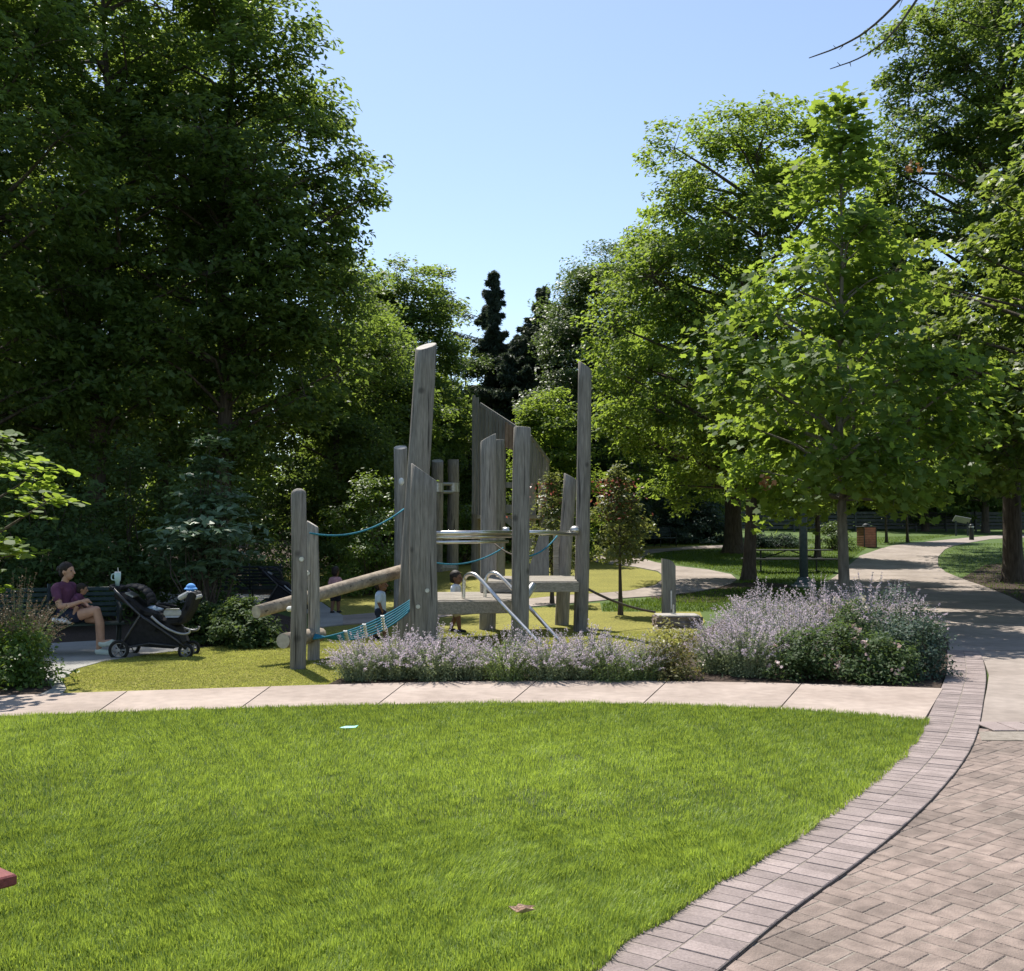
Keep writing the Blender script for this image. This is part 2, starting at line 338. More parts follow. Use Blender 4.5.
def make_tree(name, label, cat, loc, H, zb, R, prof, lm, seed, lobes=26, per=16, nlv=60, lsize=0.12, shape='oval', trunk=0.18,
              bark='bark', csize=0.42, flat=0.35, up=1.0, lean=(0, 0), group=None, lobesize=0.36, core=0.35, extra=None, stems=1, twigs=True,
              crown_name='crown', trunk_name='trunk', rz=0.0, asym=(0, 0), tb_=1.15, tipmin=0.3):
    rng = np.random.default_rng(seed); P = PROF[prof]
    if H > 5: lobes = int(lobes * 1.5); nlv = int(nlv * 1.3); csize *= 1.15; lsize *= 1.10
    root = thing(name, label, cat, loc, rz, group)
    tb = MB()
    top = np.array((lean[0], lean[1], H * 0.93))
    def axis(z):
        t = z / (H * 0.93)
        return np.array((lean[0] * t + 0.10 * math.sin(z * 0.7 + seed) * min(1, t * 2) * R * 0.25, lean[1] * t + 0.08 * math.cos(z * 0.6 + seed) * min(1, t * 2) * R * 0.25, z))
    if stems == 1:
        zs = [-0.15, 0.0, 0.12, 0.5] + list(np.linspace(0.9, H * 0.93, 12))
        rr = []
        for z in zs:
            q = max(0.0, 1 - z / (H * 0.93)); rr.append(max(trunk * 0.06, trunk * (0.25 + 0.75 * q) * q ** 0.35 * (1.0 + 0.45 * math.exp(-max(z, 0) / 0.22))))
        tb.tube([axis(max(z, 0)) if z >= 0 else axis(0) + np.array((0, 0, z)) for z in zs], rr, 10)
    L = []
    ga = PI * (3 - math.sqrt(5))
    for i in range(lobes):
        t = ((i + 0.5) / lobes) ** tb_; t = min(0.98, max(0.01, t + rng.normal() * 0.03))
        z = zb + (H - zb) * t; r = R * P(t) * (0.72 + 0.5 * rng.random())
        a = ga * i + rng.normal() * 0.35
        ls = R * lobesize * (0.65 + 0.7 * rng.random()) * (tipmin + (1 - tipmin) * P(t))
        rad = max(0.0, r - ls * 0.75)
        c = axis(min(z, H * 0.93)); c = np.array((c[0] + rad * math.cos(a) + asym[0] * P(t), c[1] + rad * math.sin(a) + asym[1] * P(t), z - (ls * 0.15)))
        L.append((c, ls))
    for i in range(int(lobes * core)):
        t = rng.random() * 0.9 + 0.05; z = zb + (H - zb) * t
        c = axis(min(z, H * 0.93)) + np.array((rng.normal() * R * 0.15, rng.normal() * R * 0.15, 0)); L.append((c, R * lobesize * 0.8 * (0.4 + 0.6 * P(t))))
    for e in (extra or []): L.append((np.array(e[:3], dtype=float), e[3]))
    cc, cs = [], []
    for c, ls in L:
        zl = max(zb * 0.95, c[2] - 0.45 * math.hypot(c[0], c[1]) - 0.2)
        zl = min(max(zl, 0.12), H * 0.9)
        a0 = axis(zl) if stems == 1 else np.array((rng.normal() * 0.12, rng.normal() * 0.12, 0.0))
        d = c - a0; ln = np.linalg.norm(d)
        mid = a0 + d * 0.5 + np.array((rng.normal(), rng.normal(), 0.6 + rng.normal() * .5)) * ln * 0.07
        r0 = max(0.012, min(trunk * 0.42, 0.018 * ln + 0.006)) if stems == 1 else max(0.008, trunk * 0.35)
        tb.tube([a0, a0 * .6 + mid * .4 + np.array((0, 0, .02 * ln)), mid, mid * .5 + c * .5, c], [r0, r0 * .85, r0 * .65, r0 * .45, r0 * .22], 5, cap=False)
        k = max(3, int(per * (ls / (R * lobesize)) ** 2))
        v = rng.normal(size=(k, 3)); v /= np.linalg.norm(v, axis=1, keepdims=True)
        v *= (rng.random((k, 1)) ** 0.45) * ls; v[:, 2] *= 0.9
        p = c + v
        for q in p[:: (2 if twigs else 10 ** 6)]:
            e = q - c; m2 = c + e * 0.5 + rng.normal(size=3) * 0.05
            tb.tube([c, m2, q], [r0 * .22, r0 * .16, 0.004], 3, cap=False)
        cc.append(p); cs.append(np.full(k, csize) * (0.7 + 0.6 * rng.random(k)))
    cc = np.concatenate(cc); cs = np.concatenate(cs)
    idx = np.repeat(np.arange(len(cc)), nlv)
    o = np.clip(rng.normal(size=(len(idx), 3)), -1.5, 1.5) * np.array((1, 1, flat)) * cs[idx][:, None] * 0.62
    out = cc - np.array((0, 0, (zb + H) / 2)); out[:, 2] *= 0.3
    out /= np.linalg.norm(out, axis=1, keepdims=True) + 1e-6
    o[:, 2] -= 0.22 * np.hypot(o[:, 0], o[:, 1])              # sprays droop a little at their rims
    pos = cc[idx] + o
    keep = pos[:, 2] > 0.03
    pos = pos[keep]; idx = idx[keep]
    nrm = np.array((0, 0, 1.0)) * up + out[idx] * 0.45 + rng.normal(size=pos.shape) * 0.5
    cv = rng.random(len(cc)); var = np.clip(0.45 * cv[idx] + 0.55 * rng.random(len(idx)), 0, 1)
    me = leaves_mesh(crown_name, pos, nrm, lsize * (0.65 + 0.6 * rng.random(len(idx))), shape, rng, var)
    co = link(crown_name, me, [M[lm]], root)
    to = tb.build(trunk_name, M[bark], root, smooth=True)
    return root, co, to

def copy_tree(root, loc, label, rz=0.0, sc=1.0, group=None):
    r = root.copy(); COL.objects.link(r); r.location = loc; r.rotation_euler = (0, 0, rz); r.scale = (sc, sc, sc)
    r['label'] = label
    if group: r['group'] = group
    for ch in root.children:
        c = ch.copy(); COL.objects.link(c); c.parent = r
        for g in ch.children:
            d = g.copy(); COL.objects.link(d); d.parent = c
    return r

# ------------------------------------------------------------------ ground sheets
def smooth_pts(P, it=2, closed=True):
    P = [Vector(p) for p in P]
    for _ in range(it):
        Q = []
        n = len(P)
        for i in range(n if closed else n - 1):
            a, b = P[i], P[(i + 1) % n]
            Q += [a * 0.75 + b * 0.25, a * 0.25 + b * 0.75]
        if not closed: Q = [P[0]] + Q + [P[-1]]
        P = Q
    return P

def sheet(name, pts, off, material, kind='structure', smooth=0, edge=True):
    """flat polygon laid on the terrain, cut along depth lines so that it follows it"""
    if smooth: pts = smooth_pts(pts, smooth)
    bm = bmesh.new()
    vs = [bm.verts.new((p[0], p[1], 0)) for p in pts]
    f = bm.faces.new(vs)
    bm.normal_update()
    if f.normal.z < 0: f.normal_flip()
    bmesh.ops.triangulate(bm, faces=bm.faces[:])
    y0 = min(p[1] for p in pts); y1 = max(p[1] for p in pts)
    y = math.ceil(max(y0, 18.0) + 1e-4)
    while y < y1:
        bmesh.ops.bisect_plane(bm, geom=bm.verts[:] + bm.edges[:] + bm.faces[:], plane_co=(0, y, 0), plane_no=(0, 1, 0)); y += 1
    if edge:
        be = [e for e in bm.edges if len(e.link_faces) == 1]
        r = bmesh.ops.extrude_edge_only(bm, edges=be)
        low = set(g for g in r['geom'] if isinstance(g, bmesh.types.BMVert))
    else: low = set()
    for v in bm.verts: v.co.z = hg(v.co.y) + (off if v not in low else -0.02)
    me = bpy.data.meshes.new(name); bm.to_mesh(me); bm.free()
    a = me.attributes.new('var', 'FLOAT', 'POINT'); a.data.foreach_set('value', [0.5] * len(me.vertices))
    o = link(name, me, [material]); o['kind'] = kind
    return o

def hg(y):                                       # piecewise linear terrain, the same for every sheet
    if y <= 18: return 0.0
    k = math.floor(y); a = hgt(k); b = hgt(k + 1); return a + (b - a) * (y - k)

def px(*pts): return [G(*p) for p in pts]

# the ground: one sheet out to the horizon
gb = bmesh.new()
ys = [-40, -10, 0, 6, 12] + list(range(18, 131)) + [180, 300, 700]
xs = [-700, -120, -60, -30, -15, 0, 15, 30, 60, 120, 700]
gv = [[gb.verts.new((x, y, hg(y) - 0.005 if y < 131 else hg(130) - 0.005)) for x in xs] for y in ys]
for i in range(len(ys) - 1):
    for j in range(len(xs) - 1): gb.faces.new((gv[i][j], gv[i][j + 1], gv[i + 1][j + 1], gv[i + 1][j]))
gme = bpy.data.meshes.new('ground'); gb.to_mesh(gme); gb.free()
link('ground', gme, [M['ground']])['kind'] = 'structure'

# front sidewalk -------------------------------------------------
swf = [G(*p) for p in ((-230, 733), (-100, 725), (0, 720), (200, 713), (400, 707.5), (600, 706), (800, 713), (924.5, 724.2))]
swb = [G(*p) for p in ((-190, 706), (-60, 701.5), (0, 699), (60, 696.5), (200, 692), (330, 687.5), (480, 684), (640, 683.5), (800, 686.5), (943.5, 691.6))]
def resample(P, n):
    P = smooth_pts(P, 2, False)
    d = [0]
    for a, b in zip(P, P[1:]): d.append(d[-1] + (b - a).length)
    out = []
    for i in range(n + 1):
        s = d[-1] * i / n; k = 0
        while k < len(d) - 2 and d[k + 1] < s: k += 1
        q = (s - d[k]) / max(1e-9, d[k + 1] - d[k]); out.append(P[k].lerp(P[k + 1], q))
    return out
NS = 8
fa, ba = resample(swf, NS * 6), resample(swb, NS * 6)
mb = MB()
for k in range(NS):
    mb.cv = random.random()
    A = fa[k * 6:k * 6 + 7]; B = ba[k * 6:k * 6 + 7]
    g = 0.007
    dA = (A[1] - A[0]).normalized() * g; A = [A[0] + dA] + A[1:-1] + [A[-1] - dA]; B = [B[0] + dA] + B[1:-1] + [B[-1] - dA]
    n = 7; vs = [Vector((p.x, p.y, 0.035)) for p in A] + [Vector((p.x, p.y, 0.035)) for p in B] + [Vector((p.x, p.y, -0.02)) for p in A] + [Vector((p.x, p.y, -0.02)) for p in B]
    fs = [(i, i + 1, n + i + 1, n + i) for i in range(6)] + [(2 * n + i + 1, 2 * n + i, 3 * n + i, 3 * n + i + 1) for i in range(6)]
    fs += [(2 * n + i, 2 * n + i + 1, i + 1, i) for i in range(6)] + [(n + i, n + i + 1, 3 * n + i + 1, 3 * n + i) for i in range(6)]
    fs += [(0, n, 3 * n, 2 * n), (6, 2 * n + 6, 3 * n + 6, n + 6)]
    mb.add(vs, fs)
mb.build('sidewalk', M['concrete'])['kind'] = 'structure'
sheet('sidewalk_base', [Vector((p.x, p.y, 0)) for p in fa] + [Vector((p.x, p.y, 0)) for p in ba[::-1]], 0.004, M['joint'], edge=False)

# brick border -----------------------------------------------------
bandL = [G(*p) for p in ((603, 971), (678, 911), (759, 868), (841, 818), (886, 780), (918, 743), (928, 722), (940, 692), (947, 672), (951, 655))]
bandR = [G(*p) for p in ((714, 971), (796, 909), (877, 850), (936, 791), (968, 755), (979, 728), (986, 690), (988, 676), (984, 663), (975, 650))]
d = (bandL[0] - bandL[1]).normalized(); e = (bandR[0] - bandR[1]).normalized()
bandL = [bandL[0] + d * 3.0 + Vector((-.5, 0, 0)), bandL[0] + d * 1.2 + Vector((-.08, 0, 0))] + bandL
bandR = [bandR[0] + e * 3.0 + Vector((-.5, 0, 0)), bandR[0] + e * 1.2 + Vector((-.08, 0, 0))] + bandR
nb = int(sum((a - b).length for a, b in zip(bandR, bandR[1:])) / 0.106)
bc_ = resample([(a + b) / 2 for a, b in zip(resample(bandL, 40), resample(bandR, 40))], nb)
bl, br = [], []
for i in range(nb + 1):
    t_ = (bc_[min(nb, i + 2)] - bc_[max(0, i - 2)]).normalized(); n_ = Vector((-t_.y, t_.x, 0)); bl.append(bc_[i] + n_ * 0.212); br.append(bc_[i] - n_ * 0.212)
mb = MB()
for i in range(nb):
    for q0, q1, ph in ((0.0, 0.494, 0.0), (0.506, 1.0, 0.45)):
        i0 = min(nb, i + ph); 
        def at(P, s):
            k = min(nb - 1, int(s)); return P[k].lerp(P[k + 1], s - k)
        s0, s1 = i0 + 0.03, min(nb, i0 + 0.97)
        if s1 - s0 < 0.2: continue
        c = [at(bl, s0).lerp(at(br, s0), q0), at(bl, s0).lerp(at(br, s0), q1), at(bl, s1).lerp(at(br, s1), q1), at(bl, s1).lerp(at(br, s1), q0)]
        mb.cv = random.random(); cen = (c[0] + c[2]) / 2; zt = 0.030 + random.uniform(-.002, .002)
        ins = [cen + (p - cen) * 0.965 for p in c]
        vs = [Vector((p.x, p.y, 0.0)) for p in c] + [Vector((p.x, p.y, zt - 0.004)) for p in c] + [Vector((p.x, p.y, zt)) for p in ins]
        fs = [(8, 9, 10, 11)] + [(k, (k + 1) % 4, 4 + (k + 1) % 4, 4 + k) for k in range(4)] + [(4 + k, 4 + (k + 1) % 4, 8 + (k + 1) % 4, 8 + k) for k in range(4)]
        mb.add(vs, fs)
mb.build('brick_border', M['band'])['kind'] = 'structure'
sheet('border_bedding', [Vector((p.x, p.y, 0)) for p in bl] + [Vector((p.x, p.y, 0)) for p in br[::-1]], 0.0265, M['sand'], edge=False)
gapo = [p + (p - q).normalized() * 0.006 for p, q in zip(br, bl)]
M['gap'] = mat('dark_gap', (0.012, 0.010, 0.008), (0.03, 0.025, 0.02), 20, 0.95)
sheet('border_gap', [Vector((p.x, p.y, 0)) for p in br[2:-14]] + [Vector((p.x, p.y, 0)) for p in gapo[2:-14][::-1]], 0.020, M['gap'], edge=False)

# basket weave plaza ----------------------------------------------------
top_y = G(979, 736).y
plz = [Vector((p.x, p.y, 0)) for p in br if p.y < top_y] + [Vector((9, top_y - 0.05, 0)), Vector((9, 1.2, 0))]
sheet('plaza_bedding', plz, 0.0125, M['sand'], edge=False)
def inside(P, poly):
    x, y = P[:, 0], P[:, 1]; r = np.zeros(len(P), bool); n = len(poly); j = n - 1
    for i in range(n):
        xi, yi, xj, yj = poly[i][0], poly[i][1], poly[j][0], poly[j][1]
        c = ((yi > y) != (yj > y)) & (x < (xj - xi) * (y - yi) / (yj - yi + 1e-12) + xi); r ^= c; j = i
    return r
mb = MB(); ang = math.radians(41.5); ux, uy = Vector((math.cos(ang), math.sin(ang), 0)), Vector((-math.sin(ang), math.cos(ang), 0))
plzin = [(p.x - 0.03, p.y) for p in br if p.y < top_y] + [(9, top_y), (9, 1.2)]
plzin2 = [(p.x - 0.12, p.y) for p in br if p.y < top_y + .3] + [(9, top_y - 0.05), (9, 1.2)]
S = 0.205
cells = []
for i in range(-50, 60):
    for j in range(-50, 60):
        c = ux * (i * S) + uy * (j * S); 
        if c.x < 7 and 2.5 < c.y < 9.5: cells.append((i, j, c))
ok = inside(np.array([(c.x, c.y) for _, _, c in cells]), plzin2)
for (i, j, c), k in zip(cells, ok):
    if not k: continue
    for s in (-1, 1):
        if (i + j) % 2: cc = c + uy * (s * S / 4); dx, dy = S - 0.006, S / 2 - 0.006
        else: cc = c + ux * (s * S / 4); dx, dy = S / 2 - 0.006, S - 0.006
        mb.cv = random.random(); R = Matrix.Rotation(ang + random.gauss(0, 0.008), 3, 'Z') @ Matrix.Rotation(random.gauss(0, 0.006), 3, 'X')
        mb.box((cc.x, cc.y, -0.004 + random.uniform(-.0015, .0015)), (dx, dy, 0.040), R, bev=0.004)
mb.build('plaza_paving', M['paver'])['kind'] = 'structure'
# header row and strip of sand at the near edge of the concrete
mb = MB(); y0, y1 = G(1000, 734).y, G(1000, 725).y; x = G(981, 730).x + 0.03
while x < 9:
    mb.cv = random.random(); w = 0.2; mb.box((x + w / 2, (y0 + y1) / 2, 0.006), (w - 0.014, y1 - y0 - 0.02, 0.05), bev=0.004); x += w
mb.build('header_course', M['band'])['kind'] = 'structure'
sheet('header_bedding', [Vector((G(981, 730).x + 0.03, y0, 0)), Vector((9, y0, 0)), Vector((9, y1, 0)), Vector((G(981, 730).x + 0.03, y1, 0))], 0.024, M['joint'], edge=False)
ysd = G(1000, 743).y
sheet('sand_strip', [Vector((G(977, 741).x, ysd, 0)), Vector((9, ysd, 0)), Vector((9, y0, 0)), Vector((G(981, 735).x, y0, 0))], 0.021, M['sand'], edge=False)

# main path on the right ----------------------------------------------------
mainp = px((980, 725), (987, 690), (989, 676), (984, 662)) + px((900, 640), (800, 625)) + px((826, 583), (836, 576), (846, 568), (860, 556), (880, 549), (905, 544), (940, 540.5), (970, 537.6), (992, 535.8), (1060, 533.6))
mainp += px((1060, 536), (992, 539), (962, 544), (945, 549.5), (938, 557), (938, 566), (946, 572.5), (962, 579), (988, 588), (1010, 597), (1030, 607), (1120, 640), (1300, 690))
mainp += [Vector((9, y1, 0))]
sheet('main_path', mainp, 0.016, M['path'])
mb = MB()
def joint_line(a, b, w=0.014, z=0.021):
    a, b = Vector(a), Vector(b); n = max(1, int((b - a).length / 0.5)); dd = (b - a).normalized(); s = Vector((-dd.y, dd.x, 0)) * w / 2
    for i in range(n):
        p, q = a.lerp(b, i / n), a.lerp(b, (i + 1) / n)
        mb.add([Vector((v.x, v.y, hg(v.y) + z)) for v in (p - s, q - s, q + s, p + s)], [(0, 1, 2, 3)])
for (x0, yy0, x1, yy1) in ((985, 652, 1080, 652), (930, 622, 1075, 626), (880, 604, 1020, 604), (850, 589, 985, 588), (838, 577, 948, 575), (852, 563, 937, 562), (880, 550.5, 944, 551)):
    joint_line(G(x0, yy0), G(x1, yy1), 0.02)

# winding path ----------------------------------------------------
sp_low = ((343, 625), (420, 620), (480, 613), (525, 607.5), (560, 604.5), (600, 601), (623, 598.5), (662, 596), (694, 592.5), (716, 588.5), (731, 584), (737, 579.5), (731, 574.5), (709, 570), (675, 566), (655, 562.5), (645, 559.5), (643, 556.8), (650, 553.5), (668, 551), (694, 549.3), (747, 547.2), (780, 546.3))
sp_up = ((780, 544.6), (735, 545.2), (690, 547), (650, 549.6), (615, 552.6), (598, 555.5), (591, 559), (596, 562.2), (612, 564.6), (636, 567.2), (658, 571.5), (666, 577.5), (655, 585.5), (631, 591), (600, 593.5), (560, 596), (520, 600), (480, 604), (430, 609), (385, 612.5), (343, 616))
sheet('winding_path', px(*sp_low) + px(*sp_up), 0.016, M['path'])
for (x0, yy0, x1, yy1) in ((560, 604, 556, 596.6), (623, 598, 615, 592.6), (694, 592, 655, 586), (736, 579.5, 668, 577), (675, 566, 654, 571), (646, 558, 594, 560)):
    joint_line(G(x0, yy0), G(x1, yy1), 0.02)
mb.build('path_joints', M['joint'])['kind'] = 'structure'
sheet('side_path', px((343, 625), (343, 616), (332, 610), (322, 603), (300, 597), (225, 594), (150, 592), (60, 590), (60, 601), (150, 603), (225, 605), (290, 608), (312, 615), (318, 628)), 0.016, M['greypath'])
# paving by the bench
sheet('bench_paving', px((-150, 703), (-20, 699.5), (61, 696.2), (66, 690), (62, 681), (76, 670), (105, 662), (150, 655), (195, 650), (200, 642), (150, 640), (90, 642), (20, 646), (-150, 652)), 0.018, M['greypath'])

# playground turf ----------------------------------------------------
turf = px((61, 696.4), (67, 689), (63, 681), (77, 669.5), (106, 661.5), (151, 654.5), (196, 649), (240, 644), (276, 640), (300, 632), (330, 627), (430, 619), (525, 609), (600, 603), (602, 612), (700, 612)) + px((705, 622), (690, 640), (650, 652), (560, 668), (430, 680), (326, 687.2))
sheet('playground_turf', turf, 0.008, M['turf'])
turf2 = px((300, 596), (322, 602), (334, 610), (343, 615.5), (385, 612), (430, 608.5), (480, 603.5), (560, 595.6), (600, 593), (630, 590.6), (654, 585), (665, 577.5), (657, 572), (636, 567.8), (612, 565.2), (596, 562.8), (590, 559), (598, 555), (630, 551), (680, 547), (690, 545.5), (620, 547), (560, 552), (480, 557), (400, 562), (340, 564), (280, 575))
sheet('play_mound_turf', turf2, 0.008, M['turf'])
# planting beds
sheet('front_bed', px((326, 687.2), (480, 683.7), (640, 683.2), (800, 686.2), (940, 691), (950, 660), (948, 640), (905, 615), (850, 608), (780, 610), (720, 622), (680, 645), (640, 668), (560, 672), (430, 676), (340, 680)), 0.020, M['mulch'])
sheet('left_bed', px((-200, 705), (-150, 703.2), (-20, 699.2), (36, 697.6), (52, 690), (40, 672), (0, 660), (-150, 668)), 0.024, M['mulch'])
sheet('tree_bed', px((196, 648.5), (240, 643.5), (275, 639.5), (296, 632), (300, 620), (270, 612), (200, 618), (160, 640), (197, 641)), 0.012, M['mulch'])
sheet('tree_ring', px((640, 597), (680, 590), (730, 583.5), (760, 582), (790, 585), (800, 592), (760, 600), (690, 604)), 0.012, M['mulch'], smooth=1)  # dark sheet covers the mulch and also the shade patch under the maple
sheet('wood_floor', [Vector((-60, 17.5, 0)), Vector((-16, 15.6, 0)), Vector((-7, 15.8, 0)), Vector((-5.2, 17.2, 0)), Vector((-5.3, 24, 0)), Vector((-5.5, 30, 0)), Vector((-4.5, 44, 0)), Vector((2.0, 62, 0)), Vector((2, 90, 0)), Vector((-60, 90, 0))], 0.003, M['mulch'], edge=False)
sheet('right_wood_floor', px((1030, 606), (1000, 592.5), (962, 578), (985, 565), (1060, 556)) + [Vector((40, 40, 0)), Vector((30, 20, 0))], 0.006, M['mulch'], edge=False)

# ------------------------------------------------------------------ grass
def vnoise(x, y, s, seed):
    rng = np.random.default_rng(seed); r = np.zeros_like(x)
    for _ in range(6):
        a = rng.random() * 2 * PI; k = s * (0.6 + rng.random()); r += np.sin((x * math.cos(a) + y * math.sin(a)) * k + rng.random() * 6.28)
    return r / 6

def grass(name, P, Z, ln, wd, mname, seed, label=None):
    rng = np.random.default_rng(seed); N = len(P); x, y = P[:, 0], P[:, 1]
    patch = 0.5 + 0.5 * vnoise(x, y, 2.2, seed) + 0.35 * vnoise(x, y, 7.0, seed + 1)
    tuft = vnoise(x, y, 26, seed + 11); clump = vnoise(x, y, 12, seed + 12)
    l = ln * (0.45 + 0.85 * rng.random(N)) * (0.80 + 0.3 * np.clip(patch, 0, 1) + 0.30 * tuft + 0.22 * clump); w = wd * (0.7 + 0.6 * rng.random(N))
    a = rng.random(N) * 2 * PI; d = np.stack([np.cos(a), np.sin(a), 0 * a], 1); s = np.stack([-np.sin(a), np.cos(a), 0 * a], 1)
    ben = (rng.random(N) ** 1.3) * (1.05 + 0.5 * clump)
    bias = vnoise(x, y, 3.0, seed + 5)[:, None] * np.array((0.9, 0.4, 0)) * 0.5 + tuft[:, None] * np.array((0.35, -0.5, 0)) * 0.6
    b = np.stack([x, y, Z], 1)
    mid = b + (d * (ben * 0.35)[:, None] + bias * 0.3 + np.array((0, 0, 0.55))) * l[:, None]
    tip = b + (d * ben[:, None] + bias + np.array((0, 0, 1.0))) * l[:, None] * (0.98 - 0.3 * ben)[:, None]
    sw = s * (w / 2)[:, None]
    V = np.stack([b - sw, b + sw, mid + sw * 0.8, mid - sw * 0.8, tip], 1).reshape(-1, 3)
    o = (np.arange(N) * 5)[:, None]
    loops = (o + np.array([0, 1, 2, 3, 3, 2, 4])).ravel()
    st = (np.arange(N)[:, None] * 7 + np.array([0, 4])).ravel(); tot = np.tile([4, 3], N)
    big = vnoise(x, y, 1.1, seed + 7)
    var = np.clip(0.12 + 0.46 * patch + 0.42 * big + 0.22 * tuft + 0.16 * clump + 0.48 * (rng.random(N) - 0.5) + (rng.random(N) > 0.96) * 0.5, 0, 1)
    me = np_mesh(name, V, loops, st, tot, np.repeat(var, 5))
    o = link(name, me, [M[mname]]); o['kind'] = 'stuff'
    if label: o['label'] = label; o['category'] = 'grass'
    return o

rng = np.random.default_rng(3)
lawn_poly = [(p.x, p.y) for p in bl if p.y < G(924, 723).y] + [(p.x, p.y) for p in fa[::-1]] + [(-7.5, 2.2)]
sheet('lawn_soil', [Vector((a, b, 0)) for a, b in lawn_poly], 0.028, M['soil'], edge=False)
def scatter(n, x0, x1, y0, y1): return np.stack([rng.uniform(x0, x1, n), rng.uniform(y0, y1, n)], 1)
A = scatter(760000, -5.2, 4.2, 3.3, 6.0); A = A[np.abs(A[:, 0] + 0.2) < 0.52 * A[:, 1] + 0.9]
B = scatter(520000, -7.0, 4.2, 6.0, 10.6)
P = np.concatenate([A, B]); P = P + rng.normal(size=P.shape) * 0.012
nz_ = vnoise(P[:, 0], P[:, 1], 16, 31)
P = P[inside(P - np.stack([0.034 + 0.035 * nz_, -0.006 - 0.02 * nz_], 1), lawn_poly)]
th = vnoise(P[:, 0], P[:, 1], 5.5, 21) + 0.6 * vnoise(P[:, 0], P[:, 1], 14, 22)
P = P[(th > -0.75) | (rng.random(len(P)) > 0.6)]
grass('lawn_grass', P, np.full(len(P), 0.026), 0.050, 0.0042, 'blade', 5, 'bright green mown lawn in front of the pink sidewalk')
far_polys = [px((603, 612), (602, 604), (662, 598), (694, 594), (718, 590), (740, 588), (826, 590), (820, 600), (790, 612), (700, 612)),
             px((656, 562), (646, 559), (645, 557), (652, 554), (690, 550), (780, 547.5), (868, 547), (856, 556), (840, 568), (824, 582), (740, 584), (740, 577), (730, 573), (706, 568.6)),
             px((640, 545.5), (700, 542.5), (780, 540), (860, 538), (960, 535), (905, 543), (870, 547), (780, 544), (690, 546)),
             px((964, 578.5), (946, 572), (940, 566), (939, 557), (947, 550), (965, 545), (1060, 541), (1060, 600), (1030, 604))]
Q = []
for pl, n in zip(far_polys, (22000, 60000, 40000, 30000)):
    pp = [(p.x, p.y) for p in pl]; xs_ = [p[0] for p in pp]; ys_ = [p[1] for p in pp]
    q = scatter(n, min(xs_), max(xs_), min(ys_), max(ys_)); Q.append(q[inside(q, pp)])
Q = np.concatenate(Q); grass('meadow_grass', Q, np.array([hg(y) for y in Q[:, 1]]), 0.075, 0.014, 'bladefar', 9, 'sunlit green grass between the winding path and the trees')
M['fibre'] = leaf('turf_fibre', (0.235, 0.245, 0.050), (0.52, 0.52, 0.14), (0.50, 0.52, 0.12), 0.42, 0.6, 0.3)
T = scatter(330000, -5.6, 3.6, 11.2, 18.0); T = T[rng.random(len(T)) < np.clip(1.5 - (T[:, 1] - 11) / 7, .3, 1)]
tp_ = [(p.x, p.y) for p in turf]; T = T[inside(T, tp_)]
grass('turf_fibres', T, np.full(len(T), 0.006), 0.018, 0.009, 'fibre', 15, 'short yellow-green artificial turf of the playground')
Bq = np.array([(p.x, p.y) for p in bl[:-8]]); 

# ------------------------------------------------------------------ log climbing frame
def post_mesh(mb, base, top, r0, r1, cut=0.0, cuty=0.0, n=14, seed=0, rounded=False, flat=1.0):
    rr = random.Random(seed); base, top = Vector(base), Vector(top); L = (top - base).length
    k = max(4, int(L / 0.3)); mb.cv = rr.random()
    ph = [rr.uniform(0, 6.28) for _ in range(4)]
    rows = []
    for i in range(k + 1):
        t = i / k; c = base.lerp(top, t); r = r0 + (r1 - r0) * t
        wob = Vector((math.sin(t * 5 + ph[0]), math.sin(t * 4 + ph[1]), 0)) * r * 0.07
        rows.append([c + wob + Vector((math.cos(a) * r * (1 + .035 * math.sin(2 * a + ph[2]) + .02 * math.sin(5 * a + t * 9 + ph[3])), math.sin(a) * r * flat, 0)) for a in (2 * PI * j / n for j in range(n))])
    for v in range(n):
        q = rows[-1][v] - top; rows[-1][v] = rows[-1][v] + Vector((0, 0, cut * q.x + cuty * q.y))
    if rounded:
        for s, dz in ((0.9, r1 * 0.35), (0.6, r1 * 0.62), (0.25, r1 * 0.75)):
            rows.append([top + (p - top) * s + Vector((0, 0, dz)) for p in rows[k]])
    else:
        rows.append([top + (p - top) * 0.93 + Vector((0, 0, 0.012)) for p in rows[-1]])
    vs = [p for r in rows for p in r]; fs = []
    for i in range(len(rows) - 1):
        for j in range(n): a = i * n + j; b = i * n + (j + 1) % n; fs.append((a, b, b + n, a + n))
    mb.add(vs, fs, 0)
    b0 = len(mb.v) - len(vs)
    mb.f.append([b0 + (len(rows) - 1) * n + j for j in range(n)]); mb.m.append(0 if rounded else 1)

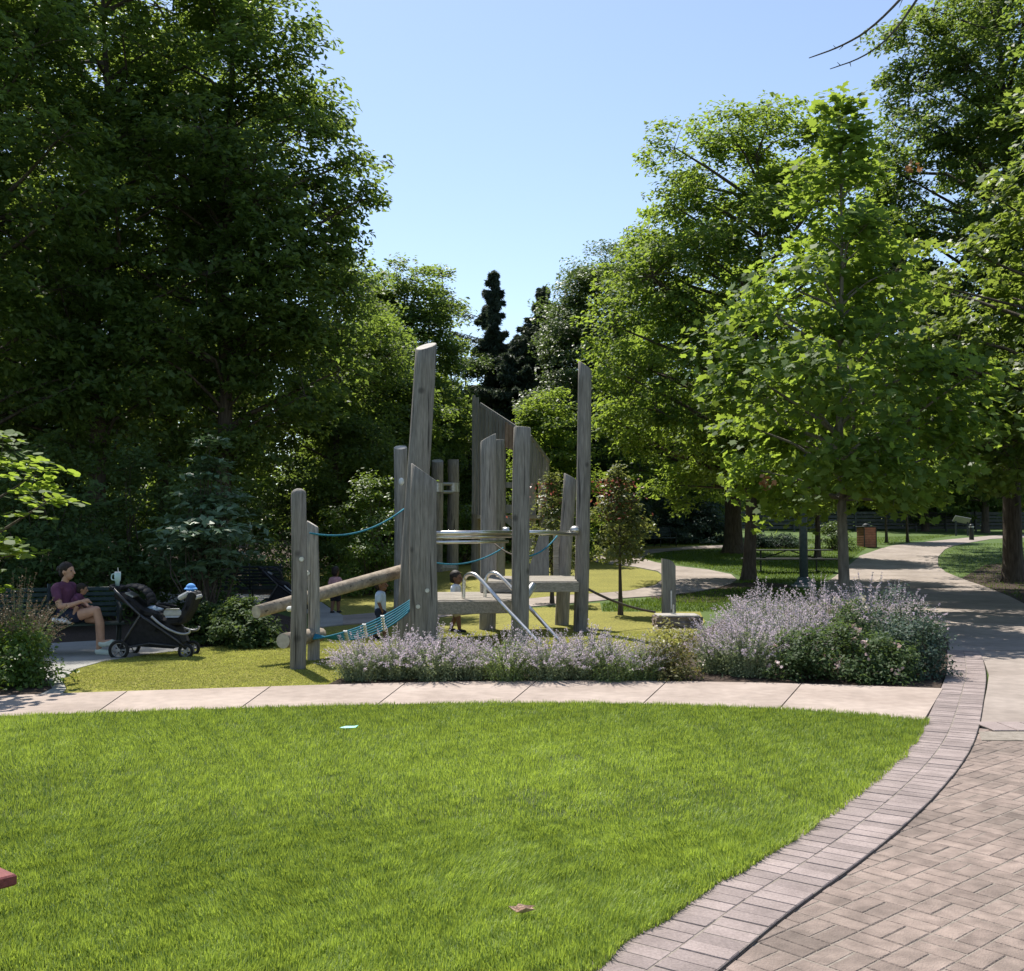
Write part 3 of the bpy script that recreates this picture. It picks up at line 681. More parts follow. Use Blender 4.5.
CR = Vector((-0.9, 15.5, 0))
frame = thing('climbing_frame', 'grey weathered log climbing frame with tall slanted posts, deck, steel bars and blue net', 'climbing frame', CR)
def add_post(root, off, pxb, pxt, pyt, Y, wpx, cut=0.0, cuty=0.0, seed=0, rounded=False, taper=0.95, flat=1.0, wtop=None, zb=None, bolts=()):
    r = wpx / 2 * Y / F
    b = XY(pxb, Y); b.z = (b.z - 0.05) if zb is None else zb
    t = W(pxt, pyt, Y); mb = MB(); r1 = (wtop / 2 * Y / F) if wtop else r * taper
    post_mesh(mb, b, t, r, r1, cut, cuty, seed=seed, rounded=rounded, flat=flat)
    o = mb.build('post', [M['post'], M['endgrain']], root, off, smooth=True)
    for (bx, by) in bolts:                      # round bolt head with its washer
        c = W(bx, by, Y); q = (t.z - c.z) / max(.1, t.z - b.z); rr = r1 + (r - r1) * q
        m = MB(); m.tube([c + Vector((0, -rr * flat + 0.01, 0)), c + Vector((0, -rr * flat - 0.012, 0))], [0.032, 0.028], 10)
        m.build('bolt', M['galv'], o, None).location = (0, 0, 0)
    return o
add_post(frame, CR, 300, 299, 494, 13.0, 15.5, rounded=True, seed=1, bolts=((303, 559),))
add_post(frame, CR, 315, 313, 525, 13.9, 12, cut=-0.62, seed=2, bolts=((309, 573),))
add_post(frame, CR, 409, 425.5, 347, 15.5, 24.5, cut=0.25, cuty=0.42, seed=3, wtop=22)
add_post(frame, CR, 423, 424.5, 473, 14.4, 28, cut=-0.72, seed=4, wtop=25, flat=0.75, bolts=((419, 606), (428, 590)))
add_post(frame, CR, 402, 400.5, 448, 19.5, 14.5, cuty=0.38, seed=5)
add_post(frame, CR, 488, 488.5, 438, 18.4, 16, cut=0.55, seed=6)
add_post(frame, CR, 519, 522.5, 428, 15.3, 17.5, cut=-0.05, seed=7, wtop=17)
add_post(frame, CR, 580, 585.5, 367, 18.0, 15, cut=-0.75, seed=8, wtop=14)
add_post(frame, CR, 561, 570, 477, 19.3, 14.5, cut=-0.55, seed=9, wtop=13.5)
# inclined log and the short log lying at its foot
mb = MB(); a = W(256, 612, 13.5); b = W(402, 571, 15.9)
mb.tube([a.lerp(b, t) for t in (0, .25, .5, .75, 1)], [0.082, 0.088, 0.092, 0.095, 0.098], 14, capmi=1)
mb.build('log', [M['log'], M['endgrain']], frame, CR, smooth=True)
mb = MB(); a = W(283, 641, 13.2); b = W(320, 634, 14.1); mb.tube([a, b], [0.095, 0.095], 14, capmi=1)
mb.build('log', [M['log'], M['endgrain']], frame, CR, smooth=True)
mb = MB(); mb.tube([W(289, 609, 13.3), W(297, 608, 13.1)], 0.035, 10); mb.build('bracket', M['clamp'], frame, CR)
# upper hand rope
def sag(a, b, s, n=12): return [Vector(a).lerp(Vector(b), i / n) - Vector((0, 0, s * 4 * (i / n) * (1 - i / n))) for i in range(n + 1)]
def rope(a, b, s, r, m, name='rope'):
    mb = MB(); mb.tube(sag(a, b, s), r, 6); return mb.build(name, M[m], frame, CR, smooth=True)
rope(W(310, 533, 13.7), W(404, 509, 15.3), 0.16, 0.013, 'rope')
rope(W(432, 562, 15.5), W(503, 548, 17), 0.12, 0.012, 'rope')
rope(W(526, 556, 16), W(557, 536, 17), 0.08, 0.012, 'rope')
rope(W(494, 543, 16.5), W(522, 556, 15.6), 0.05, 0.012, 'darkrope')
# cargo net
na, nbb = W(314, 637, 13.7), [W(412, 599 + 1.9 * k, 14.6 + 0.12 * k) for k in range(6)]
mb = MB()
strands = []
for k, q in enumerate(nbb):
    s = sag(na + Vector((0, 0.03 * (k - 2.5), 0.010 * (k - 2))), q, 0.09 + 0.026 * k, 16); strands.append(s); mb.tube(s, 0.012, 6)
net = mb.build('cargo_net', M['rope'], frame, CR, smooth=True)
for i in (5, 8, 11):
    mb = MB(); ps = [s[i] for s in strands]; mb.tube([ps[0] + Vector((0, 0, .02))] + ps + [ps[-1] - Vector((0, 0, .02))], 0.011, 6)
    for p in ps: mb.tube([p - Vector((.025, 0, 0)), p + Vector((.025, 0, 0))], 0.022, 7)
    mb.build('clamp', M['clamp'], net)
# decks
def deck(corners, thick, name):
    """corners: four world points of the top face; boards run between the two long sides"""
    mb = MB(); A, B, C, D = [Vector(c) for c in corners]; n = 6
    for k in range(n):
        s0, s1 = k / n + 0.012, (k + 1) / n - 0.012
        p = [A.lerp(D, s0), B.lerp(C, s0), B.lerp(C, s1), A.lerp(D, s1)]; mb.cv = random.random()
        vs = p + [v - Vector((0, 0, 0.045)) for v in p]
        mb.add(vs, [(0, 1, 2, 3), (7, 6, 5, 4), (0, 4, 5, 1), (1, 5, 6, 2), (2, 6, 7, 3), (3, 7, 4, 0)])
    o = mb.build(name, M['plank'], frame, CR)
    for P, Q in ((A, B), (D, C)):
        mb = MB(); mb.cv = random.random(); m = (P + Q) / 2 - Vector((0, 0, thick / 2 + 0.012)); dd = (Q - P)
        R = dd.normalized().to_track_quat('X', 'Z').to_matrix(); mb.box(m, (dd.length + 0.04, 0.09, thick), R, bev=0.008); mb.build('beam', M['plank'], o)
    return o
deck([W(428, 600.5, 15.0), W(517, 599.5, 15.9), W(514, 591.5, 17.8), W(430, 592, 17.0)], 0.19, 'deck')
deck([W(482, 581.5, 17.2), W(577, 581, 17.6), W(574, 575.5, 19.0), W(486, 576, 18.6)], 0.17, 'deck')
# steel bars
def bar(a, b, r, name='steel_bar', m='steel'):
    mb = MB(); mb.tube([a, Vector(a).lerp(Vector(b), .5), b], r, 10); return mb.build(name, M[m], frame, CR, smooth=True)
bar(W(432, 533.5, 15.0), W(511, 532.5, 15.9), 0.036); bar(W(432, 537.5, 15.05), W(511, 536, 15.95), 0.028)
bar(W(432, 542.5, 14.9), W(508, 541.5, 15.8), 0.024); bar(W(511, 532, 16.0), W(577, 534, 17.8), 0.030); bar(W(527, 531.5, 16.6), W(577, 532, 18.0), 0.022)
mb = MB(); c = W(506, 531, 15.9); mb.tube([c - Vector((.05, 0, 0)), c + Vector((.05, 0, 0))], 0.06, 10); mb.build('bar_collar', M['galv'], frame, CR, smooth=True)
mb = MB(); c = W(575, 530, 17.9); mb.ell(c, (.09, .09, .07)); mb.build('bar_collar', M['galv'], frame, CR, smooth=True)
mb = MB(); mb.tube([W(524, 598, 15.6), W(533, 586, 15.9)], [0.07, 0.055], 12, round_end=True); mb.build('grip', M['galv'], frame, CR, smooth=True)
# two hooped hand rails going down to the turf
def hoop(pts, Ys, rr=0.028):
    P = smooth_pts([W(x, y, Y) for (x, y), Y in zip(pts, Ys)], 3, False); mb = MB(); mb.tube(P, rr, 10); mb.build('handrail', M['steel'], frame, CR, smooth=True)
hoop(((463.5, 598), (463.5, 585), (465, 575.5), (472, 573), (479, 577), (503, 605), (541, 645)), (15.6, 15.6, 15.6, 15.5, 15.4, 15.0, 14.4))
hoop(((485, 597), (485, 583), (488, 574), (494, 572), (501, 576), (525, 603), (561, 642)), (16.2, 16.2, 16.2, 16.1, 16.0, 15.6, 15.0))
# leaning board panel on the upper deck
mb = MB(); Yb = 19.2; s = Yb / F; o = W(540, 575, Yb)
mb.prism([(-14 * s, -3 * s), (9 * s, -3 * s), (9 * s, 39 * s), (-1 * s, 39 * s)], (1, 0, 0), (0, 0.15, 1), o, 0.05); mb.build('leaning_board', M['slat'], frame, CR)
mb = MB(); o = W(556, 575, 19.25); mb.box(o + Vector((0, 0, 20 * s)), (0.10, 0.06, 44 * s)); mb.build('board_upright', M['plank'], frame, CR)
# balance rope out to the stone block
mb = MB(); mb.tube(sag(W(588, 589, 18.0), W(655, 612, 18.9), 0.06), 0.022, 8); mb.build('balance_rope', M['darkrope'], frame, CR, smooth=True)
mb = MB(); mb.ell(W(399, 482, 19.2) + Vector((.06, -.16, 0)), (.05, .04, .07)); mb.build('bracket', M['clamp'], frame, CR, smooth=True)

# stone block and the board standing behind it
c = XY(676, 18.9); st = thing('stone_block', 'low rough stone block with a flat pale top that anchors the balance rope', 'stone block', c)
def rough_block(L, D, Hh, seed):
    bm = bmesh.new(); bmesh.ops.create_cube(bm, size=1.0); bmesh.ops.scale(bm, vec=(L, D, Hh), verts=bm.verts); bmesh.ops.translate(bm, vec=(0, 0, Hh / 2 - 0.02), verts=bm.verts)
    bmesh.ops.subdivide_edges(bm, edges=bm.edges[:], cuts=5, use_grid_fill=True); r = random.Random(seed)
    for v in bm.verts: v.co += Vector((r.uniform(-1, 1), r.uniform(-1, 1), r.uniform(-.5, .5))) * 0.022
    me = bpy.data.meshes.new('block'); bm.to_mesh(me); bm.free(); return me
link('stone_body', rough_block(0.80, 0.62, 0.22, 4), [M['stonedark']], st)
mb = MB(); mb.box((0, 0, 0.215), (0.74, 0.56, 0.035), bev=0.012); mb.build('stone_top', M['stone'], st)
mb = MB(); mb.tube([(-.06, 0, .23), (-.06, 0, .40)], 0.016, 8); mb.tube([(-.06, 0, .23), (-.06, 0, .25)], 0.05, 10); mb.build('anchor_bolt', M['galv'], st)
c = XY(668, 20.0); sb = thing('standing_post', 'short grey timber post with curved top standing behind the stone block', 'post', c)
mb = MB(); h0 = 1.18; w = 0.125
mb.prism([(-w, -.05), (w, -.05), (w, h0 - .12), (w * .6, h0 - .04), (0, h0), (-w, h0 + .02)], (1, 0, 0), (0, 0, 1), (0, 0, 0), 0.16); mb.build('post_body', M['slat'], sb)
mb = MB(); mb.box((0.035, -0.095, 0.42), (0.03, 0.025, 0.36), bev=.006); mb.build('metal_strip', M['galv'], sb)

# ------------------------------------------------------------------ pair of short posts with collars further back
c = XY(445, 37); lad = thing('log_ladder', 'two short thick posts joined by a steel rung, behind the climbing frame', 'log ladder', c)
add_post(lad, c, 437, 437, 461, 36.5, 12.5, cuty=0.34, seed=11); add_post(lad, c, 453, 453, 460, 37.5, 11.5, rounded=False, seed=12)
for y in (484, 492, 568):
    mb = MB(); mb.tube([W(437, y, 36.4), W(453, y, 37.4)], 0.06 if y < 560 else 0.16, 8); mb.build('rung', M['galv'] if y < 560 else M['stone'], lad, c)
for q, Yq in ((437, 36.5), (453, 37.5)):
    mb = MB(); mb.tube([W(q, 483, Yq), W(q, 492, Yq)], 6.6 * Yq / F, 14, cap=False); mb.build('collar', M['galv'], lad, c, smooth=True)

# ------------------------------------------------------------------ slatted play tower
TY = 33.0; c = XY(508, TY); tw = thing('play_tower', 'tall slatted wooden play tower with a top edge sweeping down to the right', 'play tower', c)
K = TY / F
def slats(pts_top, pts_bot, Yf, name, step=3.4, mm='slat'):
    """vertical slats standing along a curve seen in plan; top and bottom follow two outlines"""
    mb = MB()
    x = pts_top[0][0]
    def ip(P, x):
        for (a, ya), (b, yb) in zip(P, P[1:]):
            if a <= x <= b: return ya + (yb - ya) * (x - a) / max(1e-6, b - a)
        return P[-1][1]
    while x < pts_top[-1][0]:
        Y = Yf(x); t = W(x + step / 2, ip(pts_top, x + step / 2), Y); b = W(x + step / 2, ip(pts_bot, x + step / 2), Y); mb.cv = random.random()
        mb.box(((t.x + b.x) / 2, Y + random.uniform(-.02, .02), (t.z + b.z) / 2), (step * Y / F * 0.9, 0.05, t.z - b.z), Matrix.Rotation(math.atan2(Yf(x + 1) - Yf(x), Y / F) * 0.6, 3, 'Z')); x += step
    return mb.build(name, M[mm], tw, c)
wl = slats(((472, 394), (478, 398), (480, 404), (505, 421)), ((472, 514), (505, 519)), lambda x: 33.5 - (x - 472) * 0.045, 'slat_wall')
slats(((505, 421), (515, 428)), ((505, 447), (515, 451)), lambda x: 32.0 + (x - 505) * 0.05, 'inner_panel', 3.4, 'brownpanel')
wr = slats(((529, 434), (533, 441), (540, 451), (546, 456), (549, 461)), ((529, 482), (540, 485), (549, 482)), lambda x: 32.2 + (x - 529) * 0.14, 'slat_wall')
def rail(a, b, r, name, m='slat', sq=True):
    mb = MB(); a, b = Vector(a), Vector(b); dd = b - a; R = dd.normalized().to_track_quat('X', 'Z').to_matrix(); mb.box((a + b) / 2, (dd.length, r * 1.2, r * 2), R); return mb.build(name, M[m], tw, c)
rail(W(480, 404, 33.1), W(531, 437, 32.0), 0.05, 'top_rail'); rail(W(529, 434.5, 32.1), W(549, 461, 34.6), 0.05, 'top_rail')
rail(W(503, 485, 32), W(531, 485, 32.2), 0.085, 'cross_rail'); rail(W(496, 509, 31.9), W(531, 509, 32.2), 0.13, 'cross_rail')
rail(W(497, 512, 31.9), W(515, 526, 31.6), 0.08, 'stair_string')
for a, t, y in ((500, 500, 31.8), (476, 476, 34.4), (531, 531, 33.4), (543, 543, 34.5)):
    mb = MB(); b = XY(a, y); tt = W(t, 440 if a == 500 else 470, y); post_mesh(mb, b - Vector((0, 0, .1)), tt, 0.15, 0.14, seed=a); mb.build('post', [M['post'], M['endgrain']], tw, c, smooth=True)
mb = MB(); q0, q1 = W(478, 517, 33), W(540, 517, 33.5); mb.box((q0 + q1) / 2 + Vector((0, .8, 0)), ((q1 - q0).length, 2.2, .12)); mb.build('floor', M['plank'], tw, c)

# ------------------------------------------------------------------ benches
def make_bench(label, loc, rz, L=1.8, group=None, m='benchgreen', ends=True):
    r = thing('park_bench', label, 'bench', loc, rz, group)       # faces local -y
    mb = MB()
    for k in range(6): mb.box((0, -0.42 + k * 0.085, 0.43 - 0.012 * abs(k - 1)), (L, 0.06, 0.03), bev=0.006)
    mb.build('seat', M[m], r)
    mb = MB(); R = Matrix.Rotation(-0.24, 3, 'X')
    for k in range(6):
        z = 0.52 + k * 0.072; mb.box((0, 0.055 + (z - .45) * 0.24, z), (L, 0.025, 0.055), R, bev=0.006)
    mb.build('backrest', M[m], r)
    for s in (-1, 0, 1):
        x = s * (L / 2 - 0.06); mb = MB()
        mb.tube([(x, -0.44, 0), (x, -0.42, 0.22), (x, -0.40, 0.41), (x, 0.0, 0.40), (x, 0.06, 0.52), (x, 0.17, 0.96)], 0.022, 6)
        mb.tube([(x, 0.10, 0), (x, 0.04, 0.2), (x, 0.0, 0.40)], 0.022, 6); mb.build('leg', M['iron'], r, smooth=True)
        mb = MB(); P = smooth_pts([Vector(p) for p in ((x, 0.10, 0.68), (x, -.1, 0.68), (x, -0.38, 0.66), (x, -0.45, 0.60), (x, -0.42, 0.42))], 2, False)
        mb.tube(P, 0.020, 6); mb.build('armrest', M['iron'], r, smooth=True)
    return r
bench_fx = math.radians(24)
BL = G(97, 650); BL = Vector((BL.x - .25, 14.55, 0))
make_bench('dark green slatted bench with the seated woman on it', BL + Vector((-.25, .15, 0)), bench_fx, 1.95)
make_bench('dark metal bench seen past the left timber posts, in deep shade', XY(251, 24.0), math.radians(186), 1.5, m='iron')
make_bench('small dark bench far off by the winding path under the hedge', XY(655, 49.5), math.radians(28), 1.9)

# picnic table by the lamp
def make_picnic(label, loc, rz, L=2.4, m='iron', group=None):
    r = thing('picnic_table', label, 'picnic table', loc, rz, group)
    mb = MB()
    for k in range(5): mb.box((0, -0.30 + 0.15 * k, 0.75), (L, 0.135, 0.04), bev=0.006)
    mb.build('table_top', M[m], r)
    for s in (-1, 1):
        mb = MB()
        for k in range(2): mb.box((0, s * (0.62 + 0.14 * k), 0.45), (L, 0.13, 0.04), bev=0.006)
        mb.build('bench_seat', M[m], r)
    for s in (-1, 1):
        x = s * L * 0.34; mb = MB()
        mb.tube([(x, 0, 0.73), (x, 0, 0.0)], 0.03, 8); mb.tube([(x, -.70, .42), (x, .70, .42)], 0.028, 8); mb.tube([(x, -.35, 0.02), (x, .35, .02)], 0.03, 8); mb.build('leg', M['iron'], r)
        mb = MB(); mb.tube([(x, 0, .45), (x * 0.1, 0, .72)], 0.022, 6); mb.build('brace', M['iron'], r)
    return r
make_picnic('dark slatted picnic table on the grass behind the lamp post', XY(788, 36.5), math.radians(4), 2.9, m='fence')
# maroon table whose seat corner enters the frame at the left edge
pc = W(17, 874, 3.72); pt = make_picnic('maroon wooden picnic table at the left edge, only its seat corner in view', (0, 0, 0), 0, 1.8, m='maroon')
rz = math.radians(-40); lc = Matrix.Rotation(rz, 3, 'Z') @ Vector((0.9, 0.825, 0)); pt.location = (pc.x - lc.x, pc.y - lc.y, 0); pt.rotation_euler = (0, 0, rz)

# lamp post
LY = 30.5; lc = XY(803, LY); lp = thing('lamp_post', 'dark grey-green lamp post with lantern rising through the maple leaves', 'lamp post', lc)
mb = MB(); mb.tube([(0, 0, -.6), (0, 0, .02), (0, 0, .05)], [.36, .36, .34], 16); mb.build('footing', M['greypath'], lp)
mb = MB(); mb.tube([(0, 0, .02), (0, 0, .10), (0, 0, .13), (0, 0, .22), (0, 0, .27)], [.30, .29, .22, .19, .15], 16); mb.build('base', M['lampgreen'], lp, smooth=True)
mb = MB(); mb.tube([(0, 0, .2), (0, 0, 2), (0, 0, 5.6)], [.125, .115, .085], 14); mb.build('pole', M['lampgreen'], lp, smooth=True)
ln = MB(); ln.tube([(0, 0, 5.55), (0, 0, 5.65), (0, 0, 5.7)], [.10, .16, .17], 12); lan = ln.build('lantern', M['lampgreen'], lp, smooth=True)
mb = MB(); mb.tube([(0, 0, 5.70), (0, 0, 5.95), (0, 0, 6.2)], [.16, .21, .22], 12); mb.build('globe', M['glass'], lan, smooth=True)
mb = MB(); mb.tube([(0, 0, 6.2), (0, 0, 6.3), (0, 0, 6.42), (0, 0, 6.55)], [.27, .22, .10, .03], 12); mb.build('cap', M['lampgreen'], lan, smooth=True)

# brick bin by the path
bc = XY(866, 49.5); bn = thing('litter_bin', 'square reddish brick litter bin beside the far end of the main path', 'litter bin', bc, 0.25)
mb = MB(); mb.box((0, 0, .45), (.62, .62, .92)); mb.build('bin_body', M['brick'], bn)
mb = MB()
for k in range(1, 8): mb.box((0, 0, k * .115), (.632, .632, .012))
mb.build('mortar_course', M['joint'], bn)
mb = MB(); mb.box((0, 0, .94), (.70, .70, .06), bev=.01); mb.tube([(0, 0, .97), (0, 0, 1.05), (0, 0, 1.10)], [.2, .16, .06], 12); mb.build('lid', M['iron'], bn)
for s in (-1, 1):
    mb = MB(); mb.box((s * .318, -.318, .45), (.035, .035, .92)); mb.build('corner_strip', M['iron'], bn)

# bollard and reading panel at the far bend
c = XY(971, 58); bo = thing('bollard', 'small dark bollard at the far bend of the main path', 'bollard', c)
mb = MB(); mb.tube([(0, 0, -.1), (0, 0, .8), (0, 0, .88)], [.13, .12, .08], 12); mb.build('bollard_post', M['iron'], bo, smooth=True)
mb = MB(); mb.tube([(0, 0, .70), (0, 0, .76)], .135, 12); mb.build('bollard_ring', M['galv'], bo)
c = XY(966, 66); rp = thing('reading_panel', 'pale slanted reading panel in shade beyond the far bend', 'panel', c, 0.15)
R = Matrix.Rotation(-0.75, 3, 'X') @ Matrix.Rotation(.25, 3, 'Y'); mb = MB(); mb.box((-.3, 0, 1.0), (1.0, .5, .05), R, bev=.01); mb.build('board', M['panel'], rp)
for s in (-.7, .1): mb = MB(); mb.box((s, .02, .45), (.08, .08, .95)); mb.build('leg', M['iron'], rp)

# grey fence far behind the lawn
fa_ = XY(700, 74); fb_ = XY(1120, 78); fr = thing('park_fence', 'long grey board fence far beyond the sunny lawn', 'fence', fa_)
dv = fb_ - fa_; ex = dv.normalized(); nP = 14
mb = MB()
for k in range(5):
    R = Matrix.Rotation(math.atan2(ex.y, ex.x), 3, 'Z'); mb.box(fa_ + dv / 2 + Vector((0, 0, .28 + k * .26)), (dv.length, .04, .20), R)
mb.build('fence_boards', M['fence'], fr, fa_)
for k in range(nP + 1): mb = MB(); p = fa_ + dv * k / nP; mb.box(p + Vector((0, -.07, .7)), (.12, .10, 1.5)); mb.build('fence_post', M['fence'], fr, fa_)

# small things lying on the lawn
p = G(523, 931); dl = bpy.data.meshes.new('dry_leaf'); bm = bmesh.new()
r = random.Random(5); ring = []
for k in range(10):
    a = 2 * PI * k / 10; q = 0.5 + 0.35 * (k % 2); ring.append(bm.verts.new((math.cos(a) * .055 * q * 1.3, math.sin(a) * .04 * q, 0.012 + r.uniform(0, .022))))
cv = bm.verts.new((0, 0, .005)); [bm.faces.new((cv, ring[k], ring[(k + 1) % 10])) for k in range(10)]
bm.to_mesh(dl); bm.free(); o = link('dry_leaf', dl, [M['dryleaf']]); o.location = (p.x, p.y, .070); sm = o.modifiers.new('thickness', 'SOLIDIFY'); sm.thickness = .002
ident(o, 'curled pale brown dry leaf lying on the lawn near the brick border', 'leaf')
p = G(348, 735); mb = MB(); mb.prism([(-.07, 0), (-.02, .022), (.05, .018), (.08, .03), (.06, -.01), (-.03, -.012)], (1, .2, 0), (0, .9, .35), (p.x, p.y, .062), .004)
ident(mb.build('plastic_scrap', M['cyan']), 'small cyan scrap of plastic lying in the lawn near the sidewalk', 'litter')

# ------------------------------------------------------------------ people
def remesh(o, voxel, it=4, fac=0.5):
    m = o.modifiers.new('r', 'REMESH'); m.mode = 'VOXEL'; m.voxel_size = voxel; m.use_smooth_shade = True
    s = o.modifiers.new('s', 'SMOOTH'); s.iterations = it; s.factor = fac
    dg = bpy.context.evaluated_depsgraph_get(); dg.update(); ev = o.evaluated_get(dg)
    me = bpy.data.meshes.new_from_object(ev); o.modifiers.clear(); old = o.data; o.data = me; me.name = o.name
    return o
def capsules(mb, chains, n=12):
    for pts, rad in chains: mb.tube(pts, rad, n, round_end=True)
def head(mb, c, s, yaw, pitch=0.0):
    R = Matrix.Rotation(yaw, 3, 'Z') @ Matrix.Rotation(pitch, 3, 'Y'); f = lambda x, y, z: Vector(c) + R @ (Vector((x, y, z)) * s)
    mb.ell(f(-.008, 0, .02), (.098 * s, .076 * s, .098 * s), R=R); mb.ell(f(.028, 0, -.045), (.062 * s, .056 * s, .070 * s), R=R)
    mb.tube([f(.085, 0, .02), f(.108, 0, -.022)], [.010 * s, .016 * s], 8, round_end=True)
    for q in (-1, 1): mb.ell(f(-.01, q * .078, -.005), (.018 * s, .010 * s, .030 * s), R=R, n=8, m=6)
    return f, R
def hand(mb, wrist, d, up, s=1.0, curl=0.6, thumb=1):
    d = Vector(d).normalized(); up = Vector(up); up = (up - d * up.dot(d)).normalized(); side = d.cross(up)
    w = Vector(wrist); mb.tube([w, w + d * .035 * s, w + d * .085 * s], [.024 * s, .034 * s, .036 * s], 10, round_end=True)
    for k, L in enumerate((.068, .078, .073, .058)):
        b = w + d * .085 * s + side * (k - 1.5) * .0195 * s
        a1, a2, a3 = curl * .5, curl * 1.1, curl * 1.6; p = [b]
        for a, q in ((a1, .45), (a2, .33), (a3, .26)): p.append(p[-1] + (d * math.cos(a) - up * math.sin(a)) * L * q * s)
        mb.tube(p, [.0092 * s, .0088 * s, .008 * s, .0068 * s], 8, round_end=True)
    b = w + d * .03 * s - side * thumb * .03 * s; p = [b, b + (d * .7 - side * thumb * .6 - up * .2).normalized() * .035 * s]; p.append(p[-1] + (d * .9 - side * thumb * .2 - up * .4).normalized() * .03 * s)
    mb.tube(p, [.012 * s, .0105 * s, .0085 * s], 8, round_end=True)
def face(f, R, s, root, body):
    for q in (-1, 1):
        mb = MB(); mb.ell(f(.078, q * .032, .012), (.010 * s, .012 * s, .008 * s), n=8, m=6, R=R); mb.build('eye', M['eye'], body, smooth=True)
    mb = MB(); mb.ell(f(.084, 0, -.062), (.008 * s, .024 * s, .007 * s), n=8, m=6, R=R); mb.build('mouth', M['lip'], body, smooth=True)
def hair(f, R, s, root, long=0.0, bun=False):
    mb = MB(); c = f(-.022, 0, .045)
    mb.ell(c, (.102 * s, .088 * s, .092 * s), n=18, m=12, R=R)
    mb.ell(f(-.058, 0, -.01), (.062 * s, .076 * s, .085 * s), R=R)
    if bun: mb.ell(f(-.115, 0, .03), (.05 * s, .05 * s, .05 * s), R=R)
    rr = random.Random(2); mb.v = [tuple(Vector(v) + Vector((rr.gauss(0, 1), rr.gauss(0, 1), rr.gauss(0, 1))) * .0025 * s) for v in mb.v]
    return mb.build('hair', M['hair'], root, smooth=True)
def cloth(name, m, chains, root, voxel, it=3):
    mb = MB(); capsules(mb, chains); o = mb.build(name, M[m], root, smooth=True); return remesh(o, voxel, it)
V = Vector
# the seated woman: local +x is the way she faces
wp = BL + Vector((.10, .02, 0)); wz = math.radians(-14)
wm = thing('person', 'woman in plum t-shirt sitting cross-legged on the bench with a baby in her arms', 'person', wp, wz)
mb = MB()
hip = V((0, 0, .53)); ch = V((-.10, 0, .86)); nk = V((-.085, 0, 1.0)); hd = V((-.045, 0, 1.145))
capsules(mb, [([hip, V((-.06, 0, .70)), ch], [.135, .115, .13]), ([V((-.09, -.13, .93)), V((-.09, .13, .93))], [.065, .065]), ([V((-.09, 0, .93)), nk, V((-.06, 0, 1.07))], [.06, .05, .05]),
  ([V((0, -.09, .52)), V((.22, -.08, .56)), V((.44, -.03, .62))], [.092, .082, .060]), ([V((.44, -.03, .62)), V((.50, -.02, .44)), V((.52, .0, .22))], [.058, .056, .036]),
  ([V((0, .09, .52)), V((.22, .09, .51)), V((.42, .06, .49))], [.092, .082, .058]), ([V((.42, .06, .49)), V((.45, .05, .30)), V((.45, .03, .09))], [.056, .054, .036]),
  ([V((-.09, -.185, .91)), V((-.02, -.23, .78)), V((.03, -.24, .68))], [.052, .045, .040]), ([V((.03, -.24, .68)), V((.16, -.18, .70)), V((.25, -.10, .74))], [.039, .034, .026]),
  ([V((-.09, .185, .91)), V((-.01, .22, .78)), V((.06, .22, .69))], [.052, .045, .040]), ([V((.06, .22, .69)), V((.17, .14, .66)), V((.26, .07, .64))], [.039, .034, .026]),
  ([V((.51, 0, .20)), V((.56, 0, .18)), V((.66, 0, .205))], [.036, .036, .026]), ([V((.44, .03, .07)), V((.50, .03, .05)), V((.60, .03, .04))], [.036, .036, .026])])
f, R = head(mb, hd, 1.0, 0.05)
hand(mb, (.25, -.10, .74), (.8, .55, .12), (-.1, -.3, 1), 0.95, 0.7, -1); hand(mb, (.26, .07, .64), (.8, -.5, .1), (0, 0, 1), 0.95, 0.8, 1)
body = remesh(mb.build('body', M['skin'], wm), 0.0055, 5); face(f, R, 1.0, wm, body); hair(f, R, 1.0, wm, bun=True)
cloth('shirt', 'purple', [([V((.0, 0, .56)), V((-.06, 0, .70)), ch], [.145, .132, .145]), ([V((-.09, -.14, .925)), V((-.09, .14, .925))], [.078, .078]),
  ([V((-.09, -.185, .91)), V((-.025, -.228, .79))], [.066, .062]), ([V((-.09, .185, .91)), V((-.02, .222, .79))], [.066, .062]), ([V((-.09, -.04, .95)), V((-.088, .04, .95))], [.068, .068])], wm, .009)
cloth('shorts', 'navy', [([V((-.01, -.05, .53)), V((-.01, .05, .53))], [.15, .15]), ([V((0, -.09, .52)), V((.17, -.085, .55))], [.108, .104]), ([V((0, .09, .52)), V((.17, .09, .515))], [.108, .104])], wm, .009)
cloth('shoe', 'shoe', [([V((.51, 0, .165)), V((.58, 0, .165)), V((.675, 0, .195))], [.044, .042, .034]), ([V((.53, 0, .15)), V((.66, 0, .17))], [.036, .036])], wm, .008)
cloth('shoe', 'shoe', [([V((.44, .03, .055)), V((.52, .03, .048)), V((.62, .03, .042))], [.046, .043, .036]), ([V((.45, .03, .036)), V((.60, .03, .034))], [.036, .036])], wm, .008)
